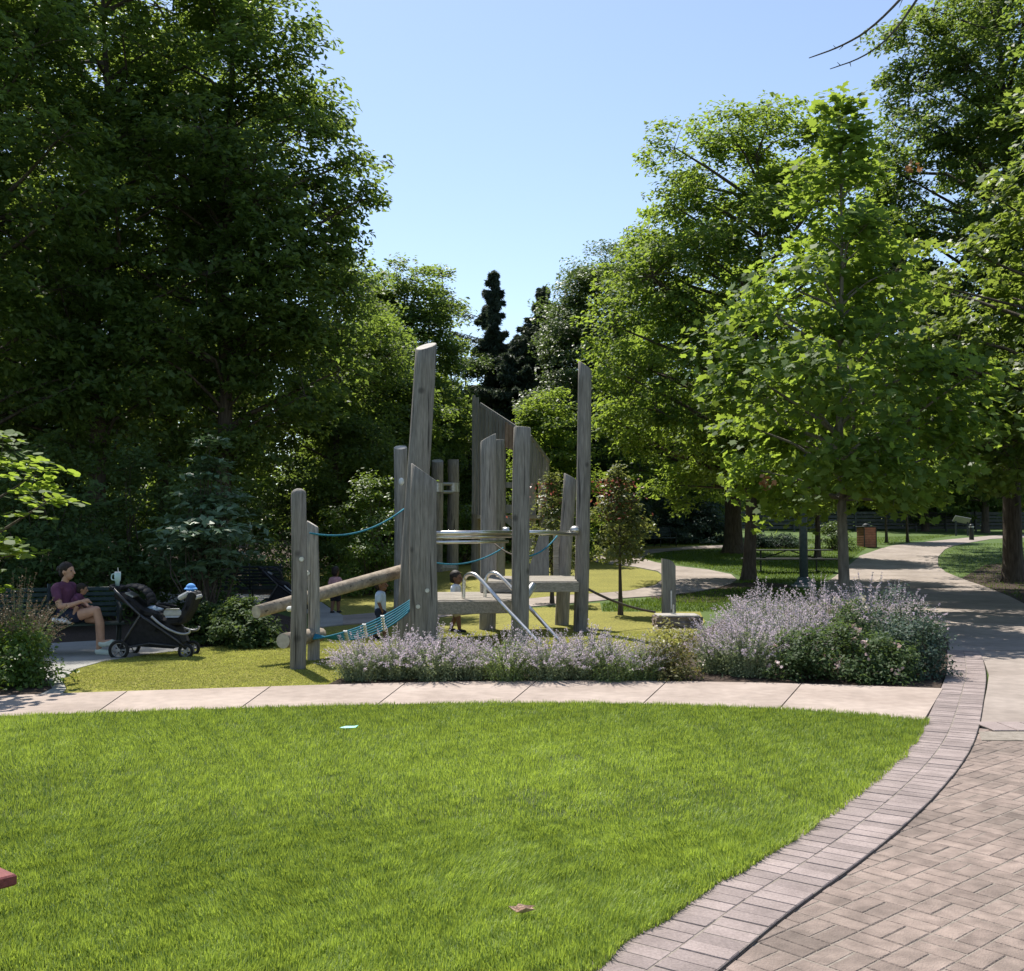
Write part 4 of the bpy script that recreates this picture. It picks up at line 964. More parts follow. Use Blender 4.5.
# the baby on her lap
bp = wp + Matrix.Rotation(wz, 3, 'Z') @ V((.10, -.05, 0)); bz = wz + math.radians(18)
by = thing('person', 'baby with bare legs lying in the lap of the seated woman', 'baby', bp, bz)
mb = MB(); capsules(mb, [([V((.02, -.02, .66)), V((.03, 0, .74)), V((.06, .02, .80))], [.062, .065, .055]), ([V((.06, .02, .80)), V((.08, .03, .84))], [.03, .03]),
  ([V((.03, -.05, .65)), V((.08, -.12, .66)), V((.05, -.13, .57))], [.038, .033, .024]), ([V((.05, -.13, .57)), V((.09, -.13, .555))], [.022, .018]), ([V((.04, .05, .65)), V((.12, -.03, .64)), V((.12, -.08, .56))], [.038, .033, .024]), ([V((.12, -.08, .56)), V((.16, -.08, .55))], [.022, .018]),
  ([V((.04, -.06, .79)), V((.09, -.09, .74)), V((.13, -.05, .73))], [.026, .023, .018]), ([V((.07, .07, .79)), V((.13, .06, .75)), V((.16, .02, .74))], [.026, .023, .018])])
f, R = head(mb, (.10, .035, .90), .66, 0.3, 0.1); hand(mb, (.13, -.05, .73), (.8, .5, 0), (0, 0, 1), .42, .6); hand(mb, (.16, .02, .74), (.8, -.3, 0), (0, 0, 1), .42, .6)
body = remesh(mb.build('body', M['skintan'], by), .0045, 4); face(f, R, .66, by, body); hair(f, R, .66, by)
cloth('top', 'purple', [([V((.02, -.02, .66)), V((.03, 0, .74)), V((.058, .02, .795))], [.072, .074, .064]), ([V((.04, -.055, .79)), V((.07, -.08, .76))], [.034, .032]), ([V((.07, .06, .79)), V((.10, .062, .77))], [.034, .032]), ([V((.03, -.03, .65)), V((.04, .03, .65))], [.062, .062])], by, .007)
# folded white cloth on the seat
mb = MB(); mb.ell((0, 0, 0), (.14, .10, .03), n=16, m=8); rr = random.Random(8); mb.v = [(x + rr.gauss(0, .006), y + rr.gauss(0, .006), z + .02 * math.sin(x * 40) * math.cos(y * 30)) for x, y, z in mb.v]
o = mb.build('cloth', M['white'], None, smooth=True); o.location = wp + V((-.02, -.22, .485)); o.rotation_euler = (0, .12, .2); ident(o, 'crumpled white cloth on the bench seat beside the woman', 'cloth')

def child(label, loc, yaw, Hh, skin, shirt, shorts, arm='down', step=0.10, socks=True, headyaw=0.0):
    """standing child, local +x forward; built 1 m tall and scaled"""
    r = thing('person', label, 'child', loc, yaw); k = Hh
    mb = MB(); S = lambda x, y, z: V((x, y, z)) * k
    aL = [S(0, .105, .72), S(.0, .135, .60), S(.03, .13, .50)] if arm == 'down' else [S(0, .105, .72), S(.03, .14, .61), S(.12, .10, .60)]
    aR = [S(0, -.105, .72), S(.01, -.135, .60), S(.05, -.13, .51)] if arm == 'down' else [S(0, -.105, .72), S(.04, -.14, .61), S(.13, -.10, .61)]
    legs = []
    for q, dx in ((1, -step), (-1, step)):
        legs.append(([S(0, q * .048, .46), S(dx * .45 + .02, q * .05, .25), S(dx - .01, q * .05, .05)], [.062 * k, .045 * k, .028 * k])); legs.append(([S(dx - .01, q * .05, .035), S(dx + .08, q * .052, .025)], [.030 * k, .024 * k]))
    capsules(mb, [([S(0, 0, .47), S(0, 0, .60), S(0, 0, .70)], [.082 * k, .082 * k, .080 * k]), ([S(0, -.075, .73), S(0, .075, .73)], [.045 * k, .045 * k]), ([S(0, 0, .74), S(.005, 0, .80)], [.036 * k, .036 * k]),
                  (aL, [.034 * k, .029 * k, .021 * k]), (aR, [.034 * k, .029 * k, .021 * k])] + legs)
    f, R = head(mb, S(.012, 0, .885), .95 * k, headyaw)
    for a in (aL, aR): hand(mb, a[-1], (a[-1] - a[-2]), (0, 0, 1) if arm != 'down' else (1, 0, 0), .52 * k, .5, 1)
    body = remesh(mb.build('body', M[skin], r), .0045, 4); face(f, R, .95 * k, r, body); hair(f, R, .95 * k, r)
    cloth('shirt', shirt, [([S(0, 0, .46), S(0, 0, .60), S(0, 0, .71)], [.094 * k, .093 * k, .090 * k]), ([S(0, -.08, .73), S(0, .08, .73)], [.055 * k, .055 * k]), ([aL[0], aL[0].lerp(aL[1], .7)], [.047 * k, .046 * k]), ([aR[0], aR[0].lerp(aR[1], .7)], [.047 * k, .046 * k])], r, .008)
    cloth('shorts', shorts, [([S(0, -.02, .45), S(0, .02, .45)], [.096 * k, .096 * k])] + [([l[0][0], l[0][0].lerp(l[0][1], .72)], [.076 * k, .068 * k]) for l in legs[::2]], r, .008)
    for l in legs[1::2]: cloth('shoe', 'black' if socks else 'white', [([p + V((0, 0, -.004)) for p in l[0]], [.038 * k, .032 * k])], r, .007)
    return r
child('boy in pale blue t-shirt and navy shorts walking behind the blue cargo net', XY(381, 16.6), math.radians(-8), .98, 'skinbrown', 'paleblue', 'navy')
child('boy in white shirt and khaki shorts standing behind the log deck', XY(456, 17.9), math.radians(-20), 1.04, 'skinbrown', 'white', 'khaki')
child('toddler in pink top and dark trousers walking away behind the inclined log', XY(336, 22.0), math.radians(75), .97, 'skinbrown', 'pink', 'black', step=.06)

# ------------------------------------------------------------------ strollers
def wheel(root, c, r, w=.045):
    ty = MB(); c = V(c); P = [c + V((math.cos(a) * r, 0, math.sin(a) * r)) for a in (2 * PI * k / 20 for k in range(21))]
    ty.tube(P, w * .42, 8, cap=False); wh = ty.build('wheel', M['tyre'], root, smooth=True)
    rm = MB(); P = [c + V((math.cos(a) * r * .80, 0, math.sin(a) * r * .80)) for a in (2 * PI * k / 20 for k in range(21))]; rm.tube(P, .008, 6, cap=False)
    for k in range(6): a = 2 * PI * k / 6; rm.tube([c, c + V((math.cos(a), 0, math.sin(a))) * r * .8], .010, 6)
    rm.tube([c - V((0, w * .5, 0)), c + V((0, w * .5, 0))], .025, 10); rm.build('rim', M['rim'], wh, smooth=True)
def seatpad(root, name, outline, w, m, th=.03):
    mb = MB(); n = len(outline)
    for i in range(n - 1):
        a, b = V(outline[i]), V(outline[i + 1]); d = b - a; R = d.normalized().to_track_quat('X', 'Z').to_matrix(); mb.box((a + b) / 2, (d.length + th * .6, w, th), R, bev=th * .3)
    return mb.build(name, M[m], root, smooth=False)
def make_stroller(label, loc, rz, sc=1.0, double=True):
    r = thing('stroller', label, 'stroller', loc, rz); r.scale = (sc,) * 3       # rolls towards local +x
    for y in (-.27, .27): wheel(r, (-.40, y, .115), .115, .055)
    for y in (-.20, .20): wheel(r, (.46, y, .085), .085, .05)
    for y in (-.27, .27):
        mb = MB(); mb.tube([(-.40, y, .115), (-.26, y, .36), (-.13, y, .58), (-.30, y, .74), (-.48, y, .93)], .017, 8); mb.tube([(-.13, y, .58), (.10, y, .42), (.34, y * .85, .24), (.46, y * .75, .12)], .017, 8)
        mb.tube([(-.40, y, .13), (.0, y, .20), (.46, y * .75, .14)], .013, 8); mb.build('frame_side', M['frame'], r, smooth=True)
        mb = MB(); P = smooth_pts([V(p) for p in ((.02, y * 1.04, .56), (.18, y * 1.04, .42), (.40, y * 1.04, .32), (.52, y, .33), (.53, y, .38))], 2, False); mb.tube(P, .016, 8); mb.build('side_bar', M['rim'], r, smooth=True)
    mb = MB(); mb.tube(smooth_pts([V(p) for p in ((-.48, -.27, .93), (-.55, -.20, .96), (-.57, 0, .965), (-.55, .20, .96), (-.48, .27, .93))], 2, False), .021, 8); mb.build('handle', M['black'], r, smooth=True)
    mb = MB(); mb.box((-.49, 0, .93), (.16, .36, .06), bev=.015); mb.build('cup_tray', M['black'], r)
    bk = MB(); bk.prism([(-.36, .17), (.30, .12), (.42, .20), (.33, .40), (.10, .54), (-.12, .55), (-.26, .42)], (1, 0, 0), (0, 0, 1), (0, 0, 0), .42); bk.build('basket', M['black'], r)
    seatpad(r, 'rear_seat', ((-.46, 0, .84), (-.30, 0, .76), (-.12, 0, .62), (.08, 0, .56), (.12, 0, .44)), .42, 'black', .11)
    seatpad(r, 'seat_liner', ((-.36, 0, .865), (-.27, 0, .815)), .30, 'greyfabric', .03)
    can = MB()
    for k in range(7):
        a = -.2 + k * .33; q = [V((-.30 + math.cos(a) * .26, s * .215, .74 + math.sin(a) * .22)) for s in (-1, -.5, .5, 1)]
        for p, s in zip(q, (0, .03, .03, 0)): p.z += s
        if k: can.add(prev + q, [(0, 1, 5, 4), (1, 2, 6, 5), (2, 3, 7, 6)])
        prev = q
    o = can.build('canopy', M['black'], r, smooth=True); o.modifiers.new('t', 'SOLIDIFY').thickness = .012
    if double:
        seatpad(r, 'front_seat', ((.53, 0, .84), (.47, 0, .66), (.38, 0, .50), (.14, 0, .47), (.08, 0, .38)), .42, 'black', .12)
        seatpad(r, 'seat_side', ((.36, -.2, .60), (.20, -.2, .60)), .02, 'greyfabric', .12)
        mb = MB(); mb.tube(smooth_pts([V(p) for p in ((.24, -.19, .66), (.05, -.16, .70), (.02, 0, .71), (.05, .16, .70), (.24, .19, .66))], 2, False), .017, 8); mb.build('bumper_bar', M['black'], r, smooth=True)
        seatpad(r, 'rolled_blanket', ((.36, 0, .80), (.47, 0, .86), (.57, 0, .80)), .34, 'greyfabric', .07)
    return r
SP = XY(157, 14.4); sz = math.radians(4)
st1 = make_stroller('large black double stroller parked beside the bench on the turf edge', SP, sz)
Rz = Matrix.Rotation(sz, 3, 'Z')
tp = SP + Rz @ V((-.50, -.04, .96)); tb = thing('tumbler', 'mint tumbler with handle and straw standing on the stroller tray', 'tumbler', tp); tb.scale = (.82, .82, .80)
mb = MB(); mb.tube([(0, 0, 0), (0, 0, .07), (0, 0, .09), (0, 0, .22)], [.034, .036, .050, .052], 14); mb.build('cup_body', M['mint'], tb, smooth=True)
mb = MB(); mb.tube([(0, 0, .22), (0, 0, .24)], [.053, .045], 14); mb.build('cup_lid', M['white'], tb)
mb = MB(); mb.tube([(.01, 0, .23), (.0, 0, .31)], .006, 6); mb.build('straw', M['white'], tb)
mb = MB(); mb.tube(smooth_pts([V(p) for p in ((-.045, 0, .20), (-.10, 0, .20), (-.105, 0, .10), (-.045, 0, .10))], 2, False), .010, 6); mb.build('cup_handle', M['mint'], tb, smooth=True)
hp = SP + Rz @ V((.47, 0, .892)); ht = thing('sun_hat', 'small bright blue sun hat perched on the front seat of the double stroller', 'hat', hp)
mb = MB(); mb.ell((0, 0, .04), (.085, .085, .075)); mb.v = [(x * .8, y * .8, z * .85) for x, y, z in mb.v]; mb.build('hat_crown', M['bluehat'], ht, smooth=True)
mb = MB(); mb.tube([(0, 0, .015), (0, 0, .03), (0, 0, .04)], [.092, .082, .066], 18, cap=False); o = mb.build('hat_brim', M['bluehat'], ht, smooth=True); o.modifiers.new('t', 'SOLIDIFY').thickness = .006
# shoes / jeans heap lying on the rear seat
p = SP + Rz @ V((-.02, 0, .64)); mb = MB(); mb.ell((0, 0, 0), (.13, .12, .045), n=16, m=8); rr = random.Random(3); mb.v = [(x + rr.gauss(0, .008), y + rr.gauss(0, .008), z + rr.gauss(0, .006)) for x, y, z in mb.v]
o = mb.build('jacket', M['paleblue'], None, smooth=True); o.location = p; ident(o, 'pale blue jacket bundled on the rear seat of the double stroller', 'jacket')
make_stroller('small dark stroller half hidden behind the leftmost timber post', XY(285, 23.0), math.radians(8), .95, double=False)

# ------------------------------------------------------------------ trees
def ztop(py, Y): return EYE + (HOR - py) / F * Y - hgt(Y)     # height above the ground of a row at depth Y
def tree(name, label, pxx, Y, H, zb, R, prof, lm, seed, **k):
    return make_tree(name, label, 'tree', XY(pxx, Y), H, zb, R, prof, lm, seed, **k)
D = dict(lobes=40, per=16, nlv=37, lsize=.17, csize=.37, trunk=.26, lobesize=.33, flat=.40, tb_=1.0)
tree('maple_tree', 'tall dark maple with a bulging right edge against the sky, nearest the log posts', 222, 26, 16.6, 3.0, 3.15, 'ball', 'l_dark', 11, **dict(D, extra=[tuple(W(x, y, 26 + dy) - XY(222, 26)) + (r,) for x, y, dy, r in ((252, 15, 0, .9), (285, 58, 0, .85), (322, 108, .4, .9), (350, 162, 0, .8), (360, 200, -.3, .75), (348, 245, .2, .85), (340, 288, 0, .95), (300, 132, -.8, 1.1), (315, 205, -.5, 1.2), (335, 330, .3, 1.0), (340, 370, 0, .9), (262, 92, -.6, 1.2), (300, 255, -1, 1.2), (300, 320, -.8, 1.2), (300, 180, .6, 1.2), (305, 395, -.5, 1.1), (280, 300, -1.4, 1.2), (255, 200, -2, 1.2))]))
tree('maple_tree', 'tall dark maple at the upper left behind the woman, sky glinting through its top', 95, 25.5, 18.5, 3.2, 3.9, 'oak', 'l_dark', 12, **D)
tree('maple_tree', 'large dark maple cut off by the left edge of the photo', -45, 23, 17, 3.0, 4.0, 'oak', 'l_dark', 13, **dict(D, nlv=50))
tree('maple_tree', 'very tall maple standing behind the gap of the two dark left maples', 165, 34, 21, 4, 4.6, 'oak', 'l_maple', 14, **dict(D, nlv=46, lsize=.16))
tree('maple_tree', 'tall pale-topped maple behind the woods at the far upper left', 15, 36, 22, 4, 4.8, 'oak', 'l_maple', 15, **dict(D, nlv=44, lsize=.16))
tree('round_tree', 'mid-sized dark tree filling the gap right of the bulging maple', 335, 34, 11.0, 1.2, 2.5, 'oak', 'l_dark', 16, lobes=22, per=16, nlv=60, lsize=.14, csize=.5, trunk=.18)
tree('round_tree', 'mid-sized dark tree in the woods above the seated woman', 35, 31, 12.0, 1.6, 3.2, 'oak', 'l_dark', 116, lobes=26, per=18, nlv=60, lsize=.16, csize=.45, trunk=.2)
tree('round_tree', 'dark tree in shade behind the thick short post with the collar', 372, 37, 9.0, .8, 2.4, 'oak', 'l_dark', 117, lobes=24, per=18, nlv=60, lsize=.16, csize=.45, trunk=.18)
# middle distance
tree('round_tree', 'sunlit green tree behind the tall leaning post', 404, 45, ztop(262, 45), .8, 2.8, 'oak', 'l_dark', 17, lobes=26, per=19, nlv=60, lsize=.18, csize=.5, trunk=.2)
tree('round_tree', 'slender tree with thin top leaning over the sky gap beside the spruce', 440, 50, ztop(262, 50), .8, 1.9, 'maple', 'l_maple', 18, lobes=26, per=13, nlv=48, lsize=.17, csize=.5, trunk=.16)
tree('round_tree', 'dark tree low between the bulging maple and the sunlit green tree', 372, 42, ztop(300, 42), .4, 2.4, 'oak', 'l_dark', 19, lobes=22, per=14, nlv=60, lsize=.18, csize=.55, trunk=.18)
def spruce(label, pxx, Y, topy, R, seed, extra=()):
    """straight stem with whorls of drooping, needled branches"""
    rg = np.random.default_rng(seed); H = ztop(topy, Y); r = thing('spruce_tree', label, 'tree', XY(pxx, Y)); tb = MB()
    tb.tube([(0, 0, -.1), (0, 0, H * .5), (0, 0, H)], [.22, .13, .02], 8); PP, NN, TT = [], [], []
    def branch(a, z, L, rise, n):
        d = np.array((math.cos(a), math.sin(a), 0)); q = lambda t: np.array((0, 0, z)) + d * L * t + np.array((0, 0, L * (rise * t - .42 * t * t + .20 * t ** 3)))
        tb.tube([q(0), q(.5), q(1)], [.03, .018, .006], 4, cap=False)
        t = rg.random(n) ** .7; sd2 = np.array((-d[1], d[0], 0)); w = rg.normal(size=n) * .20 * L * (1.15 - t)
        for x, y in zip(t, w): PP.append(q(x) + sd2 * y + np.array((0, 0, -abs(y) * .45 - rg.random() * .22))); NN.append(rg.normal(size=3) + np.array((0, 0, .8))); TT.append(d + sd2 * np.sign(y) * .8 + np.array((0, 0, -.5)) + rg.normal(size=3) * .3)
    z = .8
    while z < H - .15:
        f = 1 - z / H; L = R * (f ** .8) * 1.05 + .18; k = 7 if f > .3 else 5
        for j in range(k): branch(rg.random() * 6.28, z + rg.normal() * .1, L * (.6 + .6 * rg.random()), .10 + .35 * (1 - f), int(190 + 300 * L))
        z += .30 + .22 * f
    for dx, zz in extra: branch(PI, zz - .5, dx, .55, 260)
    PP, NN, TT = np.array(PP), np.array(NN), np.array(TT)
    link('crown', leaves_mesh('crown', PP, NN, .34 * (.6 + .7 * rg.random(len(PP))), 'needle', rg, None, TT), [M['l_spruce']], r); tb.build('trunk', M['bark'], r)
spruce('tallest dark spruce with a narrow pointed top in the sky gap', 493, 56, 268, 2.3, 20, ((2.9, ztop(312, 56)), (2.3, ztop(334, 56))))
spruce('shorter broad dark spruce right of the pointed spruce', 546, 57, 284, 4.4, 21)
spruce('dark low broad spruce in front of the two spruce tops, behind the slatted tower', 520, 53, 335, 4.6, 22)
tree('cottonwood_tree', 'grey-green tree between the spruces and the pale cottonwood', 566, 54, ztop(300, 54), .6, 2.6, 'oak', 'l_cotton', 123, lobes=24, per=16, nlv=56, lsize=.17, csize=.5, trunk=.2)
tree('round_tree', 'low dark green tree left of the pointed spruce filling the sky gap', 466, 54, ztop(340, 54), .4, 2.0, 'dome', 'l_cotton', 124, lobes=22, per=16, nlv=56, lsize=.17, csize=.5, trunk=.2)
tree('cottonwood_tree', 'pale grey-green cottonwood behind the tall slanted post', 598, 52, ztop(246, 52), .6, 3.9, 'oak', 'l_cotton', 23, lobes=30, per=18, nlv=62, lsize=.17, csize=.55, trunk=.22)
tree('cottonwood_tree', 'feathery pale cottonwood top above the big right maple', 640, 60, ztop(232, 60), .6, 4.0, 'oak', 'l_cotton', 24, lobes=30, per=16, nlv=56, lsize=.18, csize=.6, trunk=.22)
tree('round_tree', 'low rounded bright green tree between the tower and the tall slanted post', 545, 42, ztop(390, 42), .3, 2.3, 'dome', 'l_mapleb', 25, lobes=20, per=15, nlv=60, lsize=.15, csize=.45, trunk=.12, flat=.25)
# right hand maples
tree('maple_tree', 'broad sunlit maple with a dark trunk in the mulch ring beside the winding path', 748, 32.8, ztop(108, 32.8), 2.9, 4.4, 'oak', 'l_mapleb', 26, lobes=42, per=17, nlv=50, lsize=.16, shape='oval', csize=.36, flat=.50, trunk=.21, lobesize=.26, asym=(-.5, 0), lean=(.5, 0), tb_=1.25, extra=[tuple(W(x, y, 32.8 + dy) - XY(748, 32.8)) + (r,) for x, y, dy, r in ((690, 185, 0, .95), (722, 145, .3, .9), (765, 118, 0, .9), (805, 128, .4, 1.0), (700, 235, -.5, 1.1), (660, 262, 0, 1.0), (628, 302, .2, .95), (608, 358, 0, .9), (606, 415, .3, .9), (640, 440, -.4, 1.0), (700, 452, -.5, 1.0), (770, 180, -.4, 1.1), (745, 250, -.8, 1.2), (690, 320, -1, 1.2), (650, 370, -.8, 1.1), (730, 380, -1.2, 1.2), (800, 190, .4, 1.1))])
tree('maple_tree', 'bright green maple with a broad dark trunk behind the winding path', 733, 46, ztop(222, 46), 3.0, 4.0, 'maple', 'l_mapleb', 27, lobes=32, per=16, nlv=56, lsize=.18, csize=.48, flat=.25, trunk=.42, lobesize=.30, asym=(-2.4, 0))
mB, mBc, mBt = tree('maple_tree', 'young maple rising from the catmint bed with a thin leader against the sky', 843, 19.0, ztop(84, 19), 2.4, 2.45, 'young', 'l_mapleb', 28, lobes=38, per=12, nlv=21, lsize=.155, shape='maple', csize=.40, flat=.42, trunk=.115, bark='palebark', lobesize=.25, core=.25, asym=(-.05, 0), tb_=1.5, tipmin=.10)
tree('maple_tree', 'light green maple overhanging the main path from the right edge', 1085, 21.0, 11.2, 3.0, 3.4, 'maple', 'l_maple', 29, lobes=34, per=13, nlv=32, extra=[(a - 11.46, b - 21.0, c, d) for a, b, c, d in ((8.0, 23.2, 5, 1.2), (9.4, 22.4, 4.4, 1.1), (7.6, 24.4, 6.5, 1.2), (10.4, 21.8, 4.6, 1.0), (8.7, 24, 7.5, 1.3), (9.3, 23.4, 5.6, 1.2), (8.3, 21.8, 4.2, .9))], lsize=.145, shape='maple', csize=.36, flat=.22, trunk=.14, lobesize=.28)  # extra lobes are added towards the left to cast shade on the main path
oak, oakc, oakt = tree('oak_tree', 'towering dark oak at the right with a black trunk beside the main path', 1012, 32.0, 22, 4.2, 4.6, 'oak', 'l_dark', 30, lobes=44, per=20, nlv=56, lsize=.15, csize=.35, trunk=.30, lobesize=.27, tb_=1.0, extra=[(a - 15.24, b - 32.0, c, d) for a, b, c, d in ((10, 26, 4.3, 1.1), (11.2, 25, 4.8, 1.2), (9, 27, 6.2, 1.3), (12.2, 24, 4.4, 1.2), (10.6, 28, 7.2, 1.4), (8.8, 25.5, 5.8, 1.1), (12.8, 27, 5.2, 1.3), (11.2, 22.8, 4.6, 1.1), (13.4, 29, 4.6, 1.3), (14.5, 26, 4.4, 1.3), (10.2, 23.4, 5.6, 1.1), (12, 30.5, 6.5, 1.4), (11.3, 31, 9, 1.5))] + [tuple(W(x, y, 32.0 + dy) - XY(1012, 32.0)) + (r,) for x, y, dy, r in ((905, 25, -1, 1.0), (912, 85, -.5, 1.0), (893, 125, 0, .9), (902, 175, -.6, 1.1), (915, 232, -1, 1.1), (930, 285, -1, 1.2), (945, 345, -1.5, 1.2), (960, 60, -1.5, 1.2), (955, 140, -1.8, 1.3), (970, 220, -2, 1.3), (880, 205, .4, 1.0), (985, 300, -2, 1.3), (1000, 380, -2, 1.2))])  # first group of extra lobes is added low on the left to shade the path
tree('oak_tree', 'dark oak added beyond the right edge to shade the verge past the black trunk', 1062, 43, 16, 3.6, 5.6, 'oak', 'l_dark', 131, **dict(D, nlv=44, lsize=.17, extra=[(a - 22.5, b - 43.0, c, d) for a, b, c, d in ((13.2, 37, 6.6, 1.4), (14.6, 38.5, 7.0, 1.5), (16.2, 38, 6.0, 1.5), (17, 41, 7, 1.6), (15, 41, 8.4, 1.6), (18.5, 37.5, 5.8, 1.5), (14.2, 40, 6.4, 1.3), (16, 36, 6.4, 1.4), (18.5, 48, 7.5, 1.9), (20, 48.5, 6.5, 1.9), (17.5, 45.5, 7, 1.8), (21, 52, 7.5, 2.0), (19.2, 51, 8.5, 2.0), (22.5, 49.5, 7, 1.9), (18.8, 45, 6, 1.7), (16.6, 45.7, 7, 1.7), (15.9, 47.3, 9, 1.7), (17.5, 44, 6, 1.6), (16, 43, 6.8, 1.6), (14.5, 41, 6.2, 1.5), (15, 44.5, 8.5, 1.7), (17, 48.5, 9, 1.8), (18.5, 46, 7.5, 1.7), (19.5, 44, 8.5, 1.7))]))  # oak and its extra lobes are added to throw shade on the verge
tree('oak_tree', 'dense dark oak added beyond the right edge to shade the main path', 1130, 27.5, 17, 2.4, 4.4, 'oak', 'l_dark', 31, **dict(D, nlv=46))  # added off to the right for the shade meant for the path
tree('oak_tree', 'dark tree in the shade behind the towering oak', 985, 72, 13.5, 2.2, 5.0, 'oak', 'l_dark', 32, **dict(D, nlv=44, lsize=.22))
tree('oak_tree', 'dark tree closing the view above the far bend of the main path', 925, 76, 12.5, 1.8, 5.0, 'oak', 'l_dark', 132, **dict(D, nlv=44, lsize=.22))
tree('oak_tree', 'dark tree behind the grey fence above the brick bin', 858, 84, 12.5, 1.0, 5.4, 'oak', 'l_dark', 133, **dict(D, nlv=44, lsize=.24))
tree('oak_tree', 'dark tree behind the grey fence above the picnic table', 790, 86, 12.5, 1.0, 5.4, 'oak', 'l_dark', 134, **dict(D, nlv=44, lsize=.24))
tree('linden_tree', 'small tree with a thin dark trunk and mulch ring right of the picnic table', 817, 43, 7.5, 2.2, 2.3, 'oak', 'l_maple', 33, lobes=20, per=14, nlv=50, lsize=.16, csize=.45, trunk=.13)
tree('linden_tree', 'dark tree rising behind the hedge by the far bench', 690, 62, 9.5, 1.2, 4.4, 'oak', 'l_dark', 34, lobes=24, per=14, nlv=50, lsize=.2, csize=.55, trunk=.30)
for q, s, t in ((886, 35, 'left'), (907, 36, 'right')):
    tree('young_tree', 'thin-stemmed young tree beyond the brick bin, %s of two' % t, q, 54 + (s - 35), 6.0, 2.2, 1.7, 'oak', 'l_dark', s, lobes=14, per=12, nlv=46, lsize=.17, csize=.4, trunk=.075, group='young trees beyond the bin')
# bare twigs of a dead limb reaching over from the towering oak
base = oak.location
mb = MB(); Yb = 26.0
def limb(P, r): mb.tube(smooth_pts([V(p) - base for p in P], 2, False), r, 6)
def lim(pts, ra):
    P = smooth_pts([W(x, y, Y) - base for x, y, Y in pts], 2, False); n = len(P); mb.tube(P, [ra * (1 - .82 * i / (n - 1)) for i in range(n)], 6)
lim(((1012, -150, 31.5), (960, -70, 28), (906, -6, 26), (870, 30, 25.6), (840, 47, 25.4), (809, 58, 25.2)), .06)
lim(((960, -70, 28), (935, -30, 26.5), (917, 0, 26), (890, 38, 25.4), (862, 58, 25.2), (830, 69, 25)), .05)
for (x, y, x2, y2) in ((860, 36, 861, 44), (843, 46, 839, 50), (836, 48, 833, 45), (850, 63, 851, 67), (840, 65, 837, 62), (903, -2, 899, 8)): lim(((x, y, 25.5), ((x + x2) / 2, (y + y2) / 2, 25.5), (x2, y2, 25.5)), .014)
mb.build('bare_branch', M['bark'], oak, smooth=True)
# clusters of dead orange leaves hanging in two maples
def dead(pxx, py, Y, n, s, root):
    rg = np.random.default_rng(int(pxx)); c = np.array(W(pxx, py, Y) - root.location); p = c + rg.normal(size=(n, 3)) * s
    link('dead_leaves', leaves_mesh('dead_leaves', p, rg.normal(size=(n, 3)), .10 * (.6 + .6 * rg.random(n)), 'maple', rg), [M['l_orange']], root)
dead(766, 482, 17.6, 24, .07, mB); dead(913, 167, 17.9, 14, .06, mB)
# copper saplings on the turf
def sapling(label, pxx, Y, topy, zb, R, seed, tip):
    r, c, t = make_tree('copper_sapling', label, 'sapling', XY(pxx, Y), ztop(topy, Y), zb, R, 'maple', 'l_red', seed, lobes=22, per=10, nlv=18, lsize=.095, csize=.17, trunk=.045, lobesize=.34, flat=.6, tipmin=.4)
    rg = np.random.default_rng(seed + 500); H = ztop(topy, Y); n = 260 if tip else 90
    p = np.stack([rg.normal(size=n) * R * .38 - R * .12, rg.normal(size=n) * R * .38, H - .32 - rg.random(n) ** 1.3 * H * .28], 1)
    link('reddish_foliage', leaves_mesh('reddish_foliage', p, rg.normal(size=(n, 3)) + np.array((0, 0, .5)), .085 * np.ones(n), 'oval', rg), [M['l_redtip']], r)
sapling('copper-leaved sapling with red tips on a thin stem beside the winding path', 620, 21.5, 463, 1.25, .62, 41, 1)
sapling('bushy copper sapling seen between the tower and the tall slanted post', 552, 24.5, 470, .9, .72, 42, 0)
# tiered bluish tree by the second bed
make_tree('dogwood_tree', 'small broadleaf tree with drooping pale bluish-green leaves in shade behind the double stroller', 'tree', XY(207, 17.6), ztop(437, 17.6), 1.15, 1.02, 'young', 'l_tier', 43, lobes=22, per=9, nlv=22, lsize=.165, shape='oval', csize=.30, flat=.10, up=1.6, trunk=.05, lobesize=.33, stems=3)
make_tree('linden_tree', 'sunlit leafy branches of a linden reaching in at the left edge', 'tree', XY(-62, 11.6), ztop(408, 11.6), 1.15, 1.32, 'ball', 'l_mapleb', 44, lobes=16, per=9, nlv=20, lsize=.115, shape='round', csize=.27, flat=.10, up=2.2, trunk=.07, lobesize=.24)
